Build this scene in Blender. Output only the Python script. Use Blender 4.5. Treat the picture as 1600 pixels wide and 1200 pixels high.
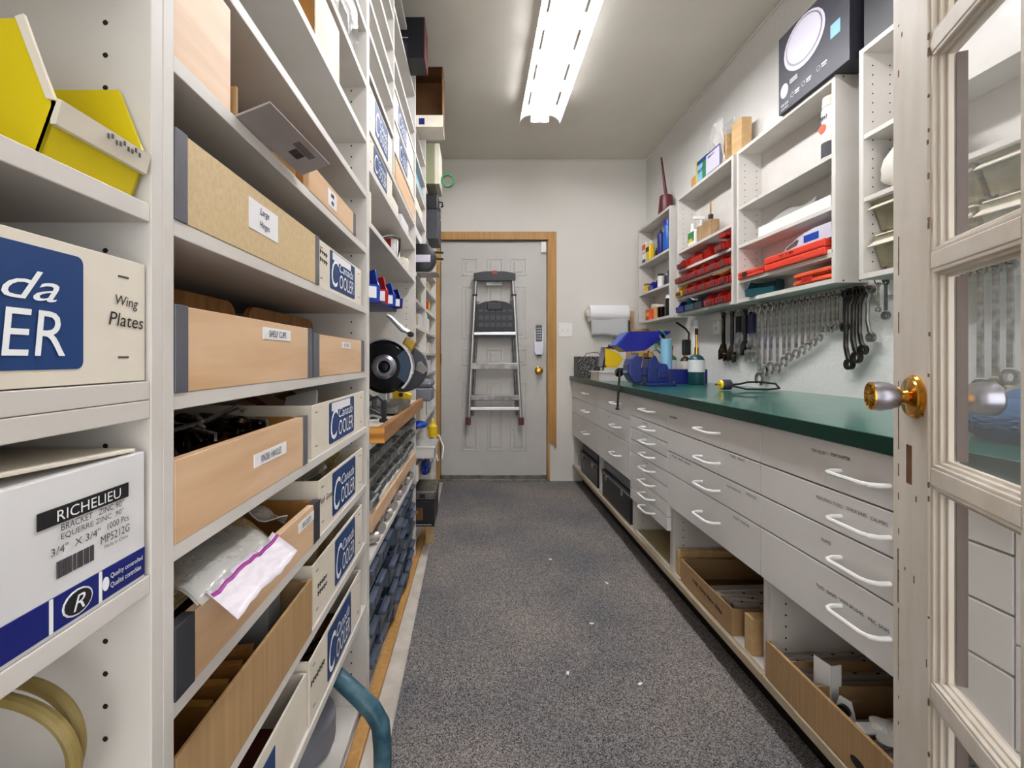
import bpy, bmesh, math, random
from mathutils import Vector, Matrix
R = math.radians
random.seed(7)
scene = bpy.context.scene
for o in list(bpy.data.objects): bpy.data.objects.remove(o)
col = scene.collection

# ------------------------------------------------------------ camera, world, exposure
EYE = 1.05
cd = bpy.data.cameras.new('camera'); cam = bpy.data.objects.new('camera', cd); col.objects.link(cam)
cam.location = (0, 0, EYE); cam.rotation_euler = (R(90), 0, 0)
cd.sensor_width = 36; cd.lens = 36*711/1600; cd.shift_x = 55/1600; cd.shift_y = -40/1600
cd.clip_start = 0.02; cd.clip_end = 50
scene.camera = cam
w = bpy.data.worlds.new('world'); scene.world = w; w.use_nodes = True
bg = w.node_tree.nodes['Background']; bg.inputs[0].default_value = (.99, .99, 1.0, 1); bg.inputs[1].default_value = 1.9
vs = scene.view_settings
vs.view_transform = 'Standard'; vs.look = 'None'; vs.gamma = 1; vs.exposure = 0.78; vs.use_curve_mapping = False
TUBE = 27.0      # brightness of the ceiling tubes

# ------------------------------------------------------------ materials
def lin(h):
    h = h.lstrip('#'); v = [int(h[i:i+2], 16)/255 for i in (0, 2, 4)]
    return tuple((c/12.92 if c <= .04045 else ((c+.055)/1.055)**2.4) for c in v) + (1,)
M = {}
def mat(name, c, rough=.5, metal=0, c2=None, scale=8, stretch=(1, 1, 1), detail=4, lo=.35, hi=.65, bump=0, bscale=None, bstretch=None,
        coat=0, trans=0, alpha=1, emit=None, es=0, wave=None, spec=.5, ior=1.45):
    m = bpy.data.materials.new(name); m.use_nodes = True; nt = m.node_tree; b = nt.nodes['Principled BSDF']
    b.inputs['Base Color'].default_value = lin(c); b.inputs['Roughness'].default_value = rough; b.inputs['Metallic'].default_value = metal
    b.inputs['Coat Weight'].default_value = coat; b.inputs['Transmission Weight'].default_value = trans; b.inputs['Alpha'].default_value = alpha
    b.inputs['Specular IOR Level'].default_value = spec; b.inputs['IOR'].default_value = ior
    if emit: b.inputs['Emission Color'].default_value = lin(emit); b.inputs['Emission Strength'].default_value = es
    tc = nt.nodes.new('ShaderNodeTexCoord')
    def mp(st):
        n = nt.nodes.new('ShaderNodeMapping'); n.inputs['Scale'].default_value = st; nt.links.new(tc.outputs['Object'], n.inputs[0]); return n.outputs[0]
    if c2:
        if wave:
            t = nt.nodes.new('ShaderNodeTexWave'); t.inputs['Scale'].default_value = scale; t.inputs['Distortion'].default_value = wave; t.inputs['Detail'].default_value = 3
            t.bands_direction = 'Z'; t.inputs['Detail Scale'].default_value = .8
            out = t.outputs['Fac']
        else:
            t = nt.nodes.new('ShaderNodeTexNoise'); t.inputs['Scale'].default_value = scale; t.inputs['Detail'].default_value = detail; out = t.outputs['Fac']
        nt.links.new(mp(stretch), t.inputs['Vector'])
        r = nt.nodes.new('ShaderNodeValToRGB'); r.color_ramp.elements[0].position = lo; r.color_ramp.elements[1].position = hi
        r.color_ramp.elements[0].color = lin(c); r.color_ramp.elements[1].color = lin(c2)
        nt.links.new(out, r.inputs[0]); nt.links.new(r.outputs[0], b.inputs['Base Color'])
    if bump:
        t = nt.nodes.new('ShaderNodeTexNoise'); t.inputs['Scale'].default_value = bscale or 200; t.inputs['Detail'].default_value = 3
        nt.links.new(mp(bstretch or (1, 1, 1)), t.inputs['Vector'])
        bp = nt.nodes.new('ShaderNodeBump'); bp.inputs['Strength'].default_value = bump; bp.inputs['Distance'].default_value = .004
        nt.links.new(t.outputs['Fac'], bp.inputs['Height']); nt.links.new(bp.outputs[0], b.inputs['Normal'])
    M[name] = m; return m
mat('melamine', '#d2cec8', .45, c2='#cac5be', scale=6, bump=.03, bscale=90)
mat('drawer_face', '#e6e3df', .42, c2='#dfdbd7', scale=3)
mat('wall_paint', '#dedad2', .75, bump=.06, bscale=60)
mat('wall_texture', '#dedcd8', .7, bump=.75, bscale=75)
mat('ceiling_paint', '#dcd6cb', .8, c2='#d5cfc3', scale=2)
mat('concrete', '#c9c2b8', .75, c2='#b5ada2', scale=14, bump=.1, bscale=60)
mat('carpet', '#39383b', .98, c2='#bdb9b6', scale=300, detail=3, lo=.36, hi=.70, bump=.9, bscale=340)
mat('door_paint', '#c3c0ba', .5, c2='#b9b6b0', scale=2.5)
mat('trim_wood', '#b98e52', .55, c2='#a87b42', scale=5, stretch=(12, 12, .6))
mat('old_white', '#e0d8cc', .45, c2='#d3c8b8', scale=7, stretch=(3, 3, .8), lo=.4, hi=.75, bump=.15, bscale=45)
mat('chipped', '#8a6a44', .8, c2='#5b3d22', scale=60)
mat('maple', '#d6b592', .42, c2='#c49d76', scale=2.6, stretch=(1.5, .9, 8), detail=8, lo=.42, hi=.66)
mat('rail_wood', '#a67a4e', .5, c2='#85592f', scale=6, stretch=(5, .8, 6), lo=.3, hi=.75)
mat('particle', '#cbb48c', .6, c2='#bfa67c', scale=160, lo=.3, hi=.7)
mat('strip', '#55565e', .35, c2='#61626a', scale=8)
mat('ply', '#b07c3c', .5, c2='#875826', scale=6, stretch=(4, 8, .7), lo=.3, hi=.75)
mat('pine', '#cdae80', .5, c2='#b8925f', scale=5, stretch=(5, .8, 6), lo=.3, hi=.75)
mat('endgrain', '#cf9440', .55, c2='#a4641f', scale=9, wave=3, lo=.2, hi=.9)
mat('cardboard', '#ab8a60', .8, c2='#9c7c54', scale=3, stretch=(1, 40, 1), bump=.1, bscale=12, bstretch=(1, 40, .3))
mat('cardboard_dark', '#6e4a26', .8, c2='#5f3d1e', scale=12)
mat('carton', '#ddd5c6', .65, c2='#cfc5b2', scale=9, lo=.4, hi=.8)
mat('carton_white', '#dddcdc', .5, c2='#d0cfd1', scale=7)
mat('blue_print', '#1a3c70', .45); mat('navy_print', '#141f6c', .4); mat('paper', '#e8e7ea', .6); mat('ink', '#1c1a1c', .6)
mat('ink_soft', '#4a4448', .6)
mat('white_print', '#eef0f2', .5)
mat('counter', '#10574c', .30, c2='#1c675b', scale=5, coat=.5)
mat('counter_edge', '#0b3229', .35)
mat('toe_black', '#17130f', .7)
mat('white_plastic', '#f1efea', .3)
mat('white_enamel', '#f4f4f2', .25)
mat('hole', '#1a1512', .9)
mat('chrome', '#d6d3cf', .25, .85, c2='#8d8a86', scale=45)
mat('dark_chrome', '#57534f', .3, .9, c2='#35322f', scale=25)
mat('alu', '#c6c6c8', .32, .85)
mat('steel', '#8f8d8a', .35, .9, c2='#6e6c69', scale=20)
mat('slide', '#c9c3bd', .35, .6)
mat('brass', '#d39a3c', .18, 1)
mat('old_brass', '#a88a45', .3, 1)
mat('satin', '#a3a1ab', .3, 1)
mat('black_plastic', '#16161b', .4); mat('black_gloss', '#0d0d12', .22, coat=.3); mat('dark_grey', '#34353c', .5)
mat('lid_grey', '#4a4a54', .5); mat('rubber', '#17171a', .8)
mat('slate_blue', '#2c4157', .45)
mat('red', '#b51f14', .35, c2='#9c170e', scale=20); mat('red_case', '#d23a24', .4); mat('orange', '#d5502a', .45)
mat('blue', '#123fa0', .3); mat('vise_blue', '#10236a', .3, coat=.3); mat('deep_blue', '#111a86', .28, coat=.2)
mat('light_blue', '#7fb2cc', .35); mat('teal', '#12424a', .35); mat('teal_tube', '#1b4656', .4, c2='#5f8490', scale=14, lo=.45, hi=.8)
mat('yellow', '#e3bf1b', .35); mat('yellow_bin', '#d9c61a', .35, c2='#cdb812', scale=3)
mat('maroon', '#5b1d24', .35); mat('green', '#2f7a44', .5); mat('tan', '#c99a5c', .55)
mat('bronze', '#3a2a1c', .25, .9, c2='#1c130c', scale=40)
mat('red_brown', '#5a1a12', .6)
mat('grey_bin', '#8d8f8e', .45, c2='#7b7d7b', scale=12); mat('bluegrey_bin', '#566072', .4, c2='#454e5e', scale=14)
mat('grey_tote', '#74757f', .5)
mat('pack', '#a89368', .35, c2='#7f6a3f', scale=30, stretch=(1, 6, 6), coat=.5)
def clear(name, tint, rough=.08, a=.35, bump=.3):
    m = mat(name, tint, rough, alpha=a, bump=bump, bscale=40, coat=.6, spec=.8); return m
clear('clear_bag', '#e4e2de', .12, .38, .9)
clear('clear_bin', '#b9b291', .15, .42, .4)
clear('clear_tub', '#e6e4e0', .2, .72, .2)
clear('pane', '#dfe3e2', .03, .13, 0)
mat('grey_card', '#a29b9c', .75, c2='#958d8c', scale=12)
mat('zip', '#eae5ec', .3, c2='#dcd5df', scale=40, stretch=(1, 1, 8)); mat('purple', '#9b2f8f', .4)
mat('denim', '#34567c', .85, c2='#22405f', scale=14, bump=.6, bscale=60)
mat('towel', '#f0eff0', .8, bump=.25, bscale=50)
mat('speckle', '#1b1a1a', .5, c2='#b8b4ae', scale=160, lo=.55, hi=.62)
mat('hose_tan', '#9c8a55', .5, c2='#857340', scale=20)
mat('wood_raw', '#a58768', .6, c2='#93754f', scale=6, stretch=(4, 1, 4))
mat('brown_cloth', '#a88a6d', .7); mat('dark_brown', '#54403a', .7); mat('cloth_white', '#e4dfd4', .8, bump=.3, bscale=60)
mat('foil', '#857a66', .3, .3, c2='#4d4436', scale=16, bump=.5, bscale=30)
mat('tube_glow', '#ffffff', .5, emit='#fbfbff', es=TUBE)
mat('green_box', '#8e9070', .6); mat('navy_dark', '#10163a', .5); mat('can_blue', '#1b5cae', .35)
mat('sand', '#a89a70', .6)
mat('led_box', '#2c2c36', .4); mat('lilac', '#c9c5d3', .5)
mat('mortise_wood', '#7a4a20', .8, c2='#4e2b10', scale=50)
mat('dirty_edge', '#a89880', .7)
for i, c in enumerate(['#d9b53a', '#a33b2b', '#3d6fa3', '#7d8a52', '#c9c4ba', '#b08a5c', '#4b4d55', '#d8d2c2']): mat('mix%d' % i, c, .5)

# carpet: add slow brownish wear to the fleck
nt = M['carpet'].node_tree; b = nt.nodes['Principled BSDF']; src = b.inputs['Base Color'].links[0].from_socket
t = nt.nodes.new('ShaderNodeTexNoise'); t.inputs['Scale'].default_value = 1.6; t.inputs['Detail'].default_value = 6
tc = nt.nodes.new('ShaderNodeTexCoord'); nt.links.new(tc.outputs['Object'], t.inputs['Vector'])
r = nt.nodes.new('ShaderNodeValToRGB'); r.color_ramp.elements[0].position = .38; r.color_ramp.elements[1].position = .62
r.color_ramp.elements[0].color = (.62, .63, .66, 1); r.color_ramp.elements[1].color = (1.0, .93, .86, 1)
x = nt.nodes.new('ShaderNodeMix'); x.data_type = 'RGBA'; x.blend_type = 'MULTIPLY'; x.inputs[0].default_value = 1
nt.links.new(t.outputs['Fac'], r.inputs[0]); nt.links.new(src, x.inputs[6]); nt.links.new(r.outputs[0], x.inputs[7]); nt.links.new(x.outputs[2], b.inputs['Base Color'])
# ------------------------------------------------------------ mesh helpers
def T(x=0, y=0, z=0): return Matrix.Translation((x, y, z))
def RX(a): return Matrix.Rotation(R(a), 4, 'X')
def RY(a): return Matrix.Rotation(R(a), 4, 'Y')
def RZ(a): return Matrix.Rotation(R(a), 4, 'Z')
class MB:
    def __init__(s): s.b = bmesh.new(); s.m = Matrix.Identity(4)
    def at(s, m): s.m = m; return s
    def _x(s, vs):
        for v in vs: v.co = s.m @ v.co
    def box(s, x0, x1, y0, y1, z0, z1, bev=0):
        r = bmesh.ops.create_cube(s.b, size=1)
        vs = r['verts']
        for v in vs: v.co = Vector(((x0+x1)/2+v.co.x*(x1-x0), (y0+y1)/2+v.co.y*(y1-y0), (z0+z1)/2+v.co.z*(z1-z0)))
        if bev:
            es = list({e for v in vs for e in v.link_edges})
            r = bmesh.ops.bevel(s.b, geom=es, offset=bev, segments=2, affect='EDGES', profile=.5)
            vs = list({v for v in r['verts']} | {v for v in vs if v.is_valid})
        s._x(vs); return s
    def cyl(s, p0, p1, r0, r1=None, n=16, caps=True):
        r1 = r0 if r1 is None else r1
        p0 = Vector(p0); p1 = Vector(p1); d = (p1-p0); q = d.to_track_quat('Z', 'Y')
        a = []; b_ = []
        for i in range(n):
            t = 2*math.pi*i/n; u = q @ Vector((math.cos(t), math.sin(t), 0))
            a.append(s.b.verts.new(s.m @ (p0+u*max(r0, 1e-5)))); b_.append(s.b.verts.new(s.m @ (p1+u*max(r1, 1e-5))))
        for i in range(n): s.b.faces.new((a[i], a[(i+1) % n], b_[(i+1) % n], b_[i]))
        if caps: s.b.faces.new(a[::-1]); s.b.faces.new(b_)
        return s
    def lathe(s, prof, p=(0, 0, 0), axis='Z', n=20):
        q = {'Z': Matrix.Identity(4), 'X': RY(90), 'Y': RX(-90)}[axis] if isinstance(axis, str) else Vector(axis).to_track_quat('Z', 'Y').to_matrix().to_4x4()
        mm = s.m @ T(*p) @ q; rings = []
        for r, z in prof:
            rings.append([s.b.verts.new(mm @ Vector((max(r, 1e-5)*math.cos(2*math.pi*i/n), max(r, 1e-5)*math.sin(2*math.pi*i/n), z))) for i in range(n)])
        for a, b_ in zip(rings, rings[1:]):
            for i in range(n): s.b.faces.new((a[i], a[(i+1) % n], b_[(i+1) % n], b_[i]))
        s.b.faces.new(rings[0][::-1]); s.b.faces.new(rings[-1]); return s
    def tube(s, pts, r, n=8, closed=False):
        pts = [Vector(p) for p in pts]; rings = []; N = len(pts); up = None
        rr = r if isinstance(r, (list, tuple)) else [r]*N
        for i, p in enumerate(pts):
            if closed: d = pts[(i+1) % N]-pts[i-1]
            else: d = pts[min(i+1, N-1)]-pts[max(i-1, 0)]
            d.normalize()
            if up is None: up = Vector((0, 0, 1)) if abs(d.z) < .9 else Vector((1, 0, 0))
            u = (up-d*up.dot(d)).normalized(); v = d.cross(u); up = u
            rings.append([s.b.verts.new(s.m @ (p+(u*math.cos(2*math.pi*k/n)+v*math.sin(2*math.pi*k/n))*rr[i])) for k in range(n)])
        for i in range(N if closed else N-1):
            a = rings[i]; b_ = rings[(i+1) % N]
            for k in range(n): s.b.faces.new((a[k], a[(k+1) % n], b_[(k+1) % n], b_[k]))
        if not closed: s.b.faces.new(rings[0][::-1]); s.b.faces.new(rings[-1])
        return s
    def prism(s, pts, t0, t1, plane='YZ'):
        f = {'YZ': lambda a, b, t: (t, a, b), 'XZ': lambda a, b, t: (a, t, b), 'XY': lambda a, b, t: (a, b, t)}[plane]
        A = [s.b.verts.new(s.m @ Vector(f(a, b, t0))) for a, b in pts]; B = [s.b.verts.new(s.m @ Vector(f(a, b, t1))) for a, b in pts]
        n = len(pts); s.b.faces.new(A[::-1]); s.b.faces.new(B)
        for i in range(n): s.b.faces.new((A[i], A[(i+1) % n], B[(i+1) % n], B[i]))
        return s
    def ring(s, c, r0, r1, a0, a1, t0, t1, plane='YZ', n=14):
        P = []
        for i in range(n+1):
            a = R(a0+(a1-a0)*i/n); P.append((c[0]+r1*math.cos(a), c[1]+r1*math.sin(a)))
        for i in range(n, -1, -1):
            a = R(a0+(a1-a0)*i/n); P.append((c[0]+r0*math.cos(a), c[1]+r0*math.sin(a)))
        # split to quads
        for i in range(n):
            s.prism([P[i], P[i+1], P[2*n-i], P[2*n+1-i]], t0, t1, plane)
        return s
    def grid(s, fn, nu, nv, thick=0):
        V = [[s.b.verts.new(s.m @ Vector(fn(i/nu, j/nv))) for j in range(nv+1)] for i in range(nu+1)]
        for i in range(nu):
            for j in range(nv): s.b.faces.new((V[i][j], V[i+1][j], V[i+1][j+1], V[i][j+1]))
        return s
    def build(s, name, m, parent=None, smooth=False, solid=0):
        bmesh.ops.remove_doubles(s.b, verts=s.b.verts, dist=1e-6)
        bmesh.ops.recalc_face_normals(s.b, faces=s.b.faces)
        if smooth:
            for f in s.b.faces: f.smooth = True
            for e in s.b.edges:
                if len(e.link_faces) == 2 and e.calc_face_angle(0) > .6: e.smooth = False
        me = bpy.data.meshes.new(name); s.b.to_mesh(me); s.b.free()
        o = bpy.data.objects.new(name, me); col.objects.link(o)
        me.materials.append(M[m] if isinstance(m, str) else m)
        if parent: o.parent = parent
        if solid:
            md = o.modifiers.new('solid', 'SOLIDIFY'); md.thickness = solid; md.offset = 0
        return o
def B(x0, x1, y0, y1, z0, z1, bev=0): return MB().box(x0, x1, y0, y1, z0, z1, bev)
def tag(o, label, cat, group=None, kind=None):
    o['label'] = label; o['category'] = cat
    if group: o['group'] = group
    if kind: o['kind'] = kind
    return o
def thing(name, label, cat, loc=(0, 0, 0), rz=0, group=None):
    o = bpy.data.objects.new(name, None); o.empty_display_size = .05; col.objects.link(o)
    o.location = loc; o.rotation_euler = (0, 0, R(rz)); return tag(o, label, cat, group)
def single(mb, name, m, label, cat, loc=(0, 0, 0), rz=0, group=None, smooth=False, rot=None, solid=0):
    o = mb.build(name, m, smooth=smooth, solid=solid); o.location = loc; o.rotation_euler = rot or (0, 0, R(rz)); return tag(o, label, cat, group)
def struct(o): o['kind'] = 'structure'; return o
def copy_tree(o, parent=None):
    c = o.copy(); col.objects.link(c); c.parent = parent
    for ch in [x for x in TREE.get(o.name, [])]: copy_tree(ch, c)
    return c
TREE = {}
def remember(o):
    for ch in [x for x in bpy.data.objects if x.parent == o]:
        TREE.setdefault(o.name, []).append(ch); remember(ch)
_tx = {}
def text_verts(s, shear=0):
    k = (s, shear)
    if k in _tx: return _tx[k]
    c = bpy.data.curves.new('t', 'FONT'); c.body = s; c.shear = shear; c.align_x = 'CENTER'; c.resolution_u = 3; c.fill_mode = 'BOTH'
    o = bpy.data.objects.new('t', c); col.objects.link(o)
    bpy.context.view_layer.update()
    me = bpy.data.meshes.new_from_object(o.evaluated_get(bpy.context.evaluated_depsgraph_get()))
    V = [v.co.copy() for v in me.vertices]; Fs = [tuple(p.vertices) for p in me.polygons]
    bpy.data.objects.remove(o); bpy.data.curves.remove(c); bpy.data.meshes.remove(me)
    x0 = min(v.x for v in V); x1 = max(v.x for v in V); y0 = min(v.y for v in V); y1 = max(v.y for v in V)
    V = [((v.x-(x0+x1)/2)/(x1-x0), (v.y-(y0+y1)/2)/max(y1-y0, 1e-4)) for v in V]
    _tx[k] = (V, Fs); return _tx[k]
FACE = {'L': Matrix(((0, 0, 1, 0), (1, 0, 0, 0), (0, 1, 0, 0), (0, 0, 0, 1))),       # faces +X (left shelves)
        'R': Matrix(((0, 0, -1, 0), (-1, 0, 0, 0), (0, 1, 0, 0), (0, 0, 0, 1))),     # faces -X (right side)
        'F': Matrix(((1, 0, 0, 0), (0, 0, -1, 0), (0, 1, 0, 0), (0, 0, 0, 1)))}      # faces the camera, -Y
def lettering(s, w_, h_, p, face, m, parent, name='lettering', shear=0, rot=0, lift=.0006):
    V, Fs = text_verts(s, shear); b = bmesh.new(); mm = T(*p) @ FACE[face] @ RZ(rot)
    vs = [b.verts.new(mm @ Vector((x*w_, y*h_, lift))) for x, y in V]
    for f in Fs:
        try: b.faces.new([vs[i] for i in f])
        except ValueError: pass
    me = bpy.data.meshes.new(name); b.to_mesh(me); b.free()
    o = bpy.data.objects.new(name, me); col.objects.link(o); me.materials.append(M[m]); o.parent = parent; return o
def scrib(s, w_, h_, p, face, m, parent, name='small_print', shear=0, rot=0, lift=.0006):
    n = max(3, len(s)); b = MB(); b.at(T(*p) @ FACE[face] @ RZ(rot)); rn_ = random.Random(len(s)+int(w_*1e4))
    for i in range(n):
        if s[i % len(s)] == ' ': continue
        x = -w_/2+w_*(i+.15)/n; y0 = -h_/2*rn_.uniform(.55, 1); y1 = h_/2*rn_.uniform(.55, 1)
        b.box(x, x+w_/n*.35, y0, y1, lift*.3, lift); b.box(x, x+w_/n*.8, (y0+y1)/2, (y0+y1)/2+h_*.18, lift*.3, lift)
    o = b.build(name, m, parent); o['kind'] = 'stuff'; return o
def rrect(w_, h_, r, n=4):
    P = []
    for cx, cy, a in ((w_/2-r, h_/2-r, 0), (-w_/2+r, h_/2-r, 90), (-w_/2+r, -h_/2+r, 180), (w_/2-r, -h_/2+r, 270)):
        for i in range(n+1): t = R(a+90*i/n); P.append((cx+r*math.cos(t), cy+r*math.sin(t)))
    return P
F_, VX, VY = 711.0, 745.0, 560.0
XL, XC, XU, XW, XLW, YB, ZC = -.32, .809, 1.325, 1.448, -.80, 3.885, 2.745    # left shelf fronts, counter, wall cabinets, walls
def yx(px, X): return F_*X/(px-VX)           # distance along a plane parallel to the aisle
def zx(px, py, X): return EYE+(VY-py)*X/(px-VX)
# ============================================================ room
struct(B(XLW-.1, XW+.1, -1.6, YB+.1, -.1, 0).build('floor', 'concrete'))
struct(B(XLW-.1, XW+.1, -1.6, YB+.1, ZC, ZC+.1).build('ceiling', 'ceiling_paint'))
struct(B(XLW-.1, XLW, -1.6, YB, 0, ZC).build('wall_left', 'wall_paint'))
struct(B(XW, XW+.1, -1.6, YB, 0, ZC).build('wall_right', 'wall_texture'))
DX0, DX1, DZ = -.312, .602, 2.055      # door opening
struct(MB().box(XLW-.1, DX0-.02, YB, YB+.1, 0, ZC).box(DX1+.02, XW+.1, YB, YB+.1, 0, ZC).box(DX0-.02, DX1+.02, YB, YB+.1, DZ+.02, ZC).box(DX0-.02, DX1+.02, YB+.095, YB+.1, 0, DZ+.02).build('wall_back', 'wall_paint'))
struct(MB().box(XW-.012, XW, -1, YB, ZC-.012, ZC, .004).build('trim_1', 'wall_paint'))
struct(MB().box(XLW, XW, YB-.012, YB, ZC-.014, ZC, .004).build('trim_2', 'wall_paint'))
# wooden door casing: header, long right board that stops short with a slanted foot
o = MB().box(DX0-.05, DX1+.075, YB-.022, YB, DZ+.004, DZ+.072, .003)
o.prism([(DX1+.008, .36), (DX1+.075, .29), (DX1+.075, DZ+.004), (DX1+.008, DZ+.004)], YB-.022, YB, 'XZ')
o.box(DX0-.05, DX0, YB-.022, YB, 0, DZ+.004, .003); o.box(DX1, DX1+.02, YB-.01, YB+.02, 0, DZ, .002)
struct(o.build('trim_3', 'trim_wood'))
struct(MB().box(DX0-.02, DX1+.02, YB-.03, YB+.09, 0, .022, .004).build('trim_4', 'steel'))
# back door, nine raised panels
d = bpy.data.objects.new('door_1', None); col.objects.link(d); d.location = ((DX0+DX1)/2, YB+.02, .022); struct(d)
W2 = (DX1-DX0)/2-.004
B(-W2, W2, 0, .044, 0, DZ-.03, .002).build('door_slab', 'door_paint', d)
def dpx(px): return (px-VX)/183-(DX0+DX1)/2
def dpz(py): return EYE+(VY-py)/183-.022
for cx0, cx1 in ((722, 746), (761, 786), (798, 823)):
    for py0, py1 in ((403, 430), (446, 529), (545, 571), (598, 705)):
        x0, x1, z1, z0 = dpx(cx0), dpx(cx1), dpz(py0), dpz(py1)
        q = MB()
        for a, b_, c, e in ((x0, x1, z1-.012, z1), (x0, x1, z0, z0+.012), (x0, x0+.012, z0, z1), (x1-.012, x1, z0, z1)): q.box(a, b_, -.005, .002, c, e, .002)
        q.box(x0+.03, x1-.03, -.006, .002, z0+.03, z1-.03, .004)
        q.build('raised_panel', 'door_paint', d)
kx = dpx(842)
k = MB().lathe([(.034, 0), (.034, .006), (.028, .01), (.014, .014), (.012, .035), (.026, .045), (.03, .058), (.024, .07), (.004, .074)], (kx, 0, dpz(579)), (0, -1, 0)).build('door_knob', 'brass', d, True)
q = MB().prism([(kx+x, dpz(533)+z) for x, z in rrect(.075, .235, .03)], -.02, 0, 'XZ').build('keypad_lock', 'satin', d)
MB().prism([(kx+x, dpz(521)+z) for x, z in rrect(.055, .14, .012)], -.024, -.019, 'XZ').build('keypad', 'black_gloss', q)
kk = MB()
for i in range(3):
    for j in range(5): kk.cyl((kx-.015+i*.015, -.026, dpz(521)-.045+j*.022), (kx-.015+i*.015, -.023, dpz(521)-.045+j*.022), .004, n=8)
kk.build('button', 'alu', q)
MB().box(kx-.02, kx+.02, -.03, -.018, dpz(555)-.006, dpz(555)+.006, .002).build('thumb_turn', 'black_plastic', q)
for pz in (403, 560, 700): MB().cyl((-W2-.002, -.008, dpz(pz)-.045), (-W2-.002, -.008, dpz(pz)+.045), .007, n=8).build('hinge', 'old_brass', d)
B(W2-.05, W2-.005, -.03, 0, dpz(395), dpz(378), .004).build('latch_guard', 'white_plastic', d)
B(-W2, W2, -.012, 0, 0, .03, .003).build('door_sweep', 'steel', d)
# light switch
t = thing('light_switch', 'white double light switch plate on the back wall', 'switch', (.756, YB, 1.235))
B(-.058, .058, -.006, 0, 0, .116, .003).build('plate', 'white_plastic', t)
for sx in (-.023, .023): B(sx-.005, sx+.005, -.016, -.005, .046, .07, .002).build('toggle', 'white_enamel', t)
# carpet
o = MB()
import itertools
o.prism([(-.285, YB-.035), (-.215, .2), (-.215, -1.55), (.885, -1.55), (.885, YB-.035)], .001, .012, 'XY')
single(o, 'carpet_runner', 'carpet', 'grey flecked carpet down the middle of the aisle', 'carpet')
g = struct(MB().box(-.335, -.30, -1.5, 3.6, 0, .022, .004).build('baseboard_left', 'trim_wood'))
# lint on the carpet
for i, (x, y) in enumerate(((.45, 1.78), (.52, 1.45), (.30, 1.5), (.6, 2.1), (.38, 2.35))):
    single(MB().box(-.008, .008, -.004, .004, 0, .0015), 'paper_scrap', 'paper', 'tiny white scrap of paper lying on the grey carpet', 'scrap', (x, y, .0125), i*37, 'paper scraps on the carpet')

# ceiling light
t = thing('fluorescent_light', 'white open fluorescent ceiling light with two glowing tubes', 'light', (.42, 1.83, ZC))
L0, L1 = -1.22, 1.22
B(-.055, .055, L0, L1, -.075, 0, .004).build('housing', 'white_enamel', t)
for sg in (-1, 1):
    o = MB(); n = 8
    P = [(sg*(.05+.085*math.sin(R(90*i/n))), -.068-.062*(1-math.cos(R(90*i/n)))) for i in range(n+1)]
    seg = [L0]; y = L0
    cuts = []
    y = L0+.07
    while y < L1-.06: cuts.append((y, min(y+.15, L1-.03))); y += .26
    ys = [L0]
    for a, b_ in cuts: ys += [a, b_]
    ys.append(L1)
    for i in range(n):
        for j in range(len(ys)-1):
            if i == 2 and j % 2 == 1: continue       # the slots in the reflector
            (xa, za), (xb, zb) = P[i], P[i+1]
            o.b.faces.new([o.b.verts.new((x, y, z)) for x, y, z in ((xa, ys[j], za), (xb, ys[j], zb), (xb, ys[j+1], zb), (xa, ys[j+1], za))])
    o.build('reflector', 'white_enamel', t, True, .0015)
    MB().cyl((sg*.035, L0+.03, -.105), (sg*.035, L1-.02, -.105), .0165, n=14).build('tube', 'tube_glow', t, True)
for y in (L0+.015, L1-.01): B(-.06, .06, y-.008, y+.008, -.12, -.07, .003).build('socket', 'white_enamel', t)

# ============================================================ left shelving
def holes(o_list, X0, y, z0, z1, parent, toward, step=.032):
    q = MB()
    for X in X0:
        z = z0
        while z < z1:
            q.cyl((X, y-.0008, z), (X, y+.0008, z), .0026, n=6); z += step
    o = q.build('pin_hole_rows', 'hole', parent); o['kind'] = 'stuff'; return o
def shelving(label, Y0, Y1, zs, top=ZC-.03, bottom=.03, th=.018, dividers=(), panel=(1, 1), x0=-.765):
    t = thing('shelving_unit', label, 'shelving', (-.54, (Y0+Y1)/2, 0)); ox, oy = -.54, (Y0+Y1)/2
    def b(x0_, x1_, y0, y1, z0, z1, nm, bev=.001): return B(x0_-ox, x1_-ox, y0-oy, y1-oy, z0, z1, bev).build(nm, 'melamine', t)
    p = .0165
    if panel[0]: b(x0, XL, Y0-p, Y0, bottom, top, 'side_panel')
    if panel[1]:
        b(x0, XL, Y1, Y1+p, bottom, top, 'side_panel')
        holes(None, (XL-.045-ox, XL-.36-ox), Y1-oy, bottom+.08, top-.1, t, -1)
    for z in zs:
        if isinstance(z, tuple): y0, y1, z = z
        else: y0, y1 = Y0, Y1
        b(x0, XL-.001, y0+.0005, y1-.0005, z, z+th, 'shelf')
    for (y, z0, z1) in dividers: b(x0, XL-.0005, y-.008, y+.008, z0, z1, 'divider')
    b(x0-.006, x0, Y0-p, Y1+p, bottom, top, 'back_panel', 0)
    b(x0, XL-.02, Y0, Y1, bottom, bottom+.018, 'shelf')
    return t
A = shelving('nearest white shelving unit, cut by the left edge of the picture', -.35, .4475, [.605, .8195, .991, 1.0095, 1.1835, 1.42, 1.60, 1.78], bottom=.02)
ZS = [.317, .50, .667, .834, .995, 1.180, 1.354, 1.516, 1.676, 1.838, 2.0, 2.16, 2.32, 2.48]
Bu = shelving('white shelving unit full of open boxes and maple bins', .481, 1.3235, ZS, bottom=.02)
Y3a, Y3b = 1.3565, 2.358
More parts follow.
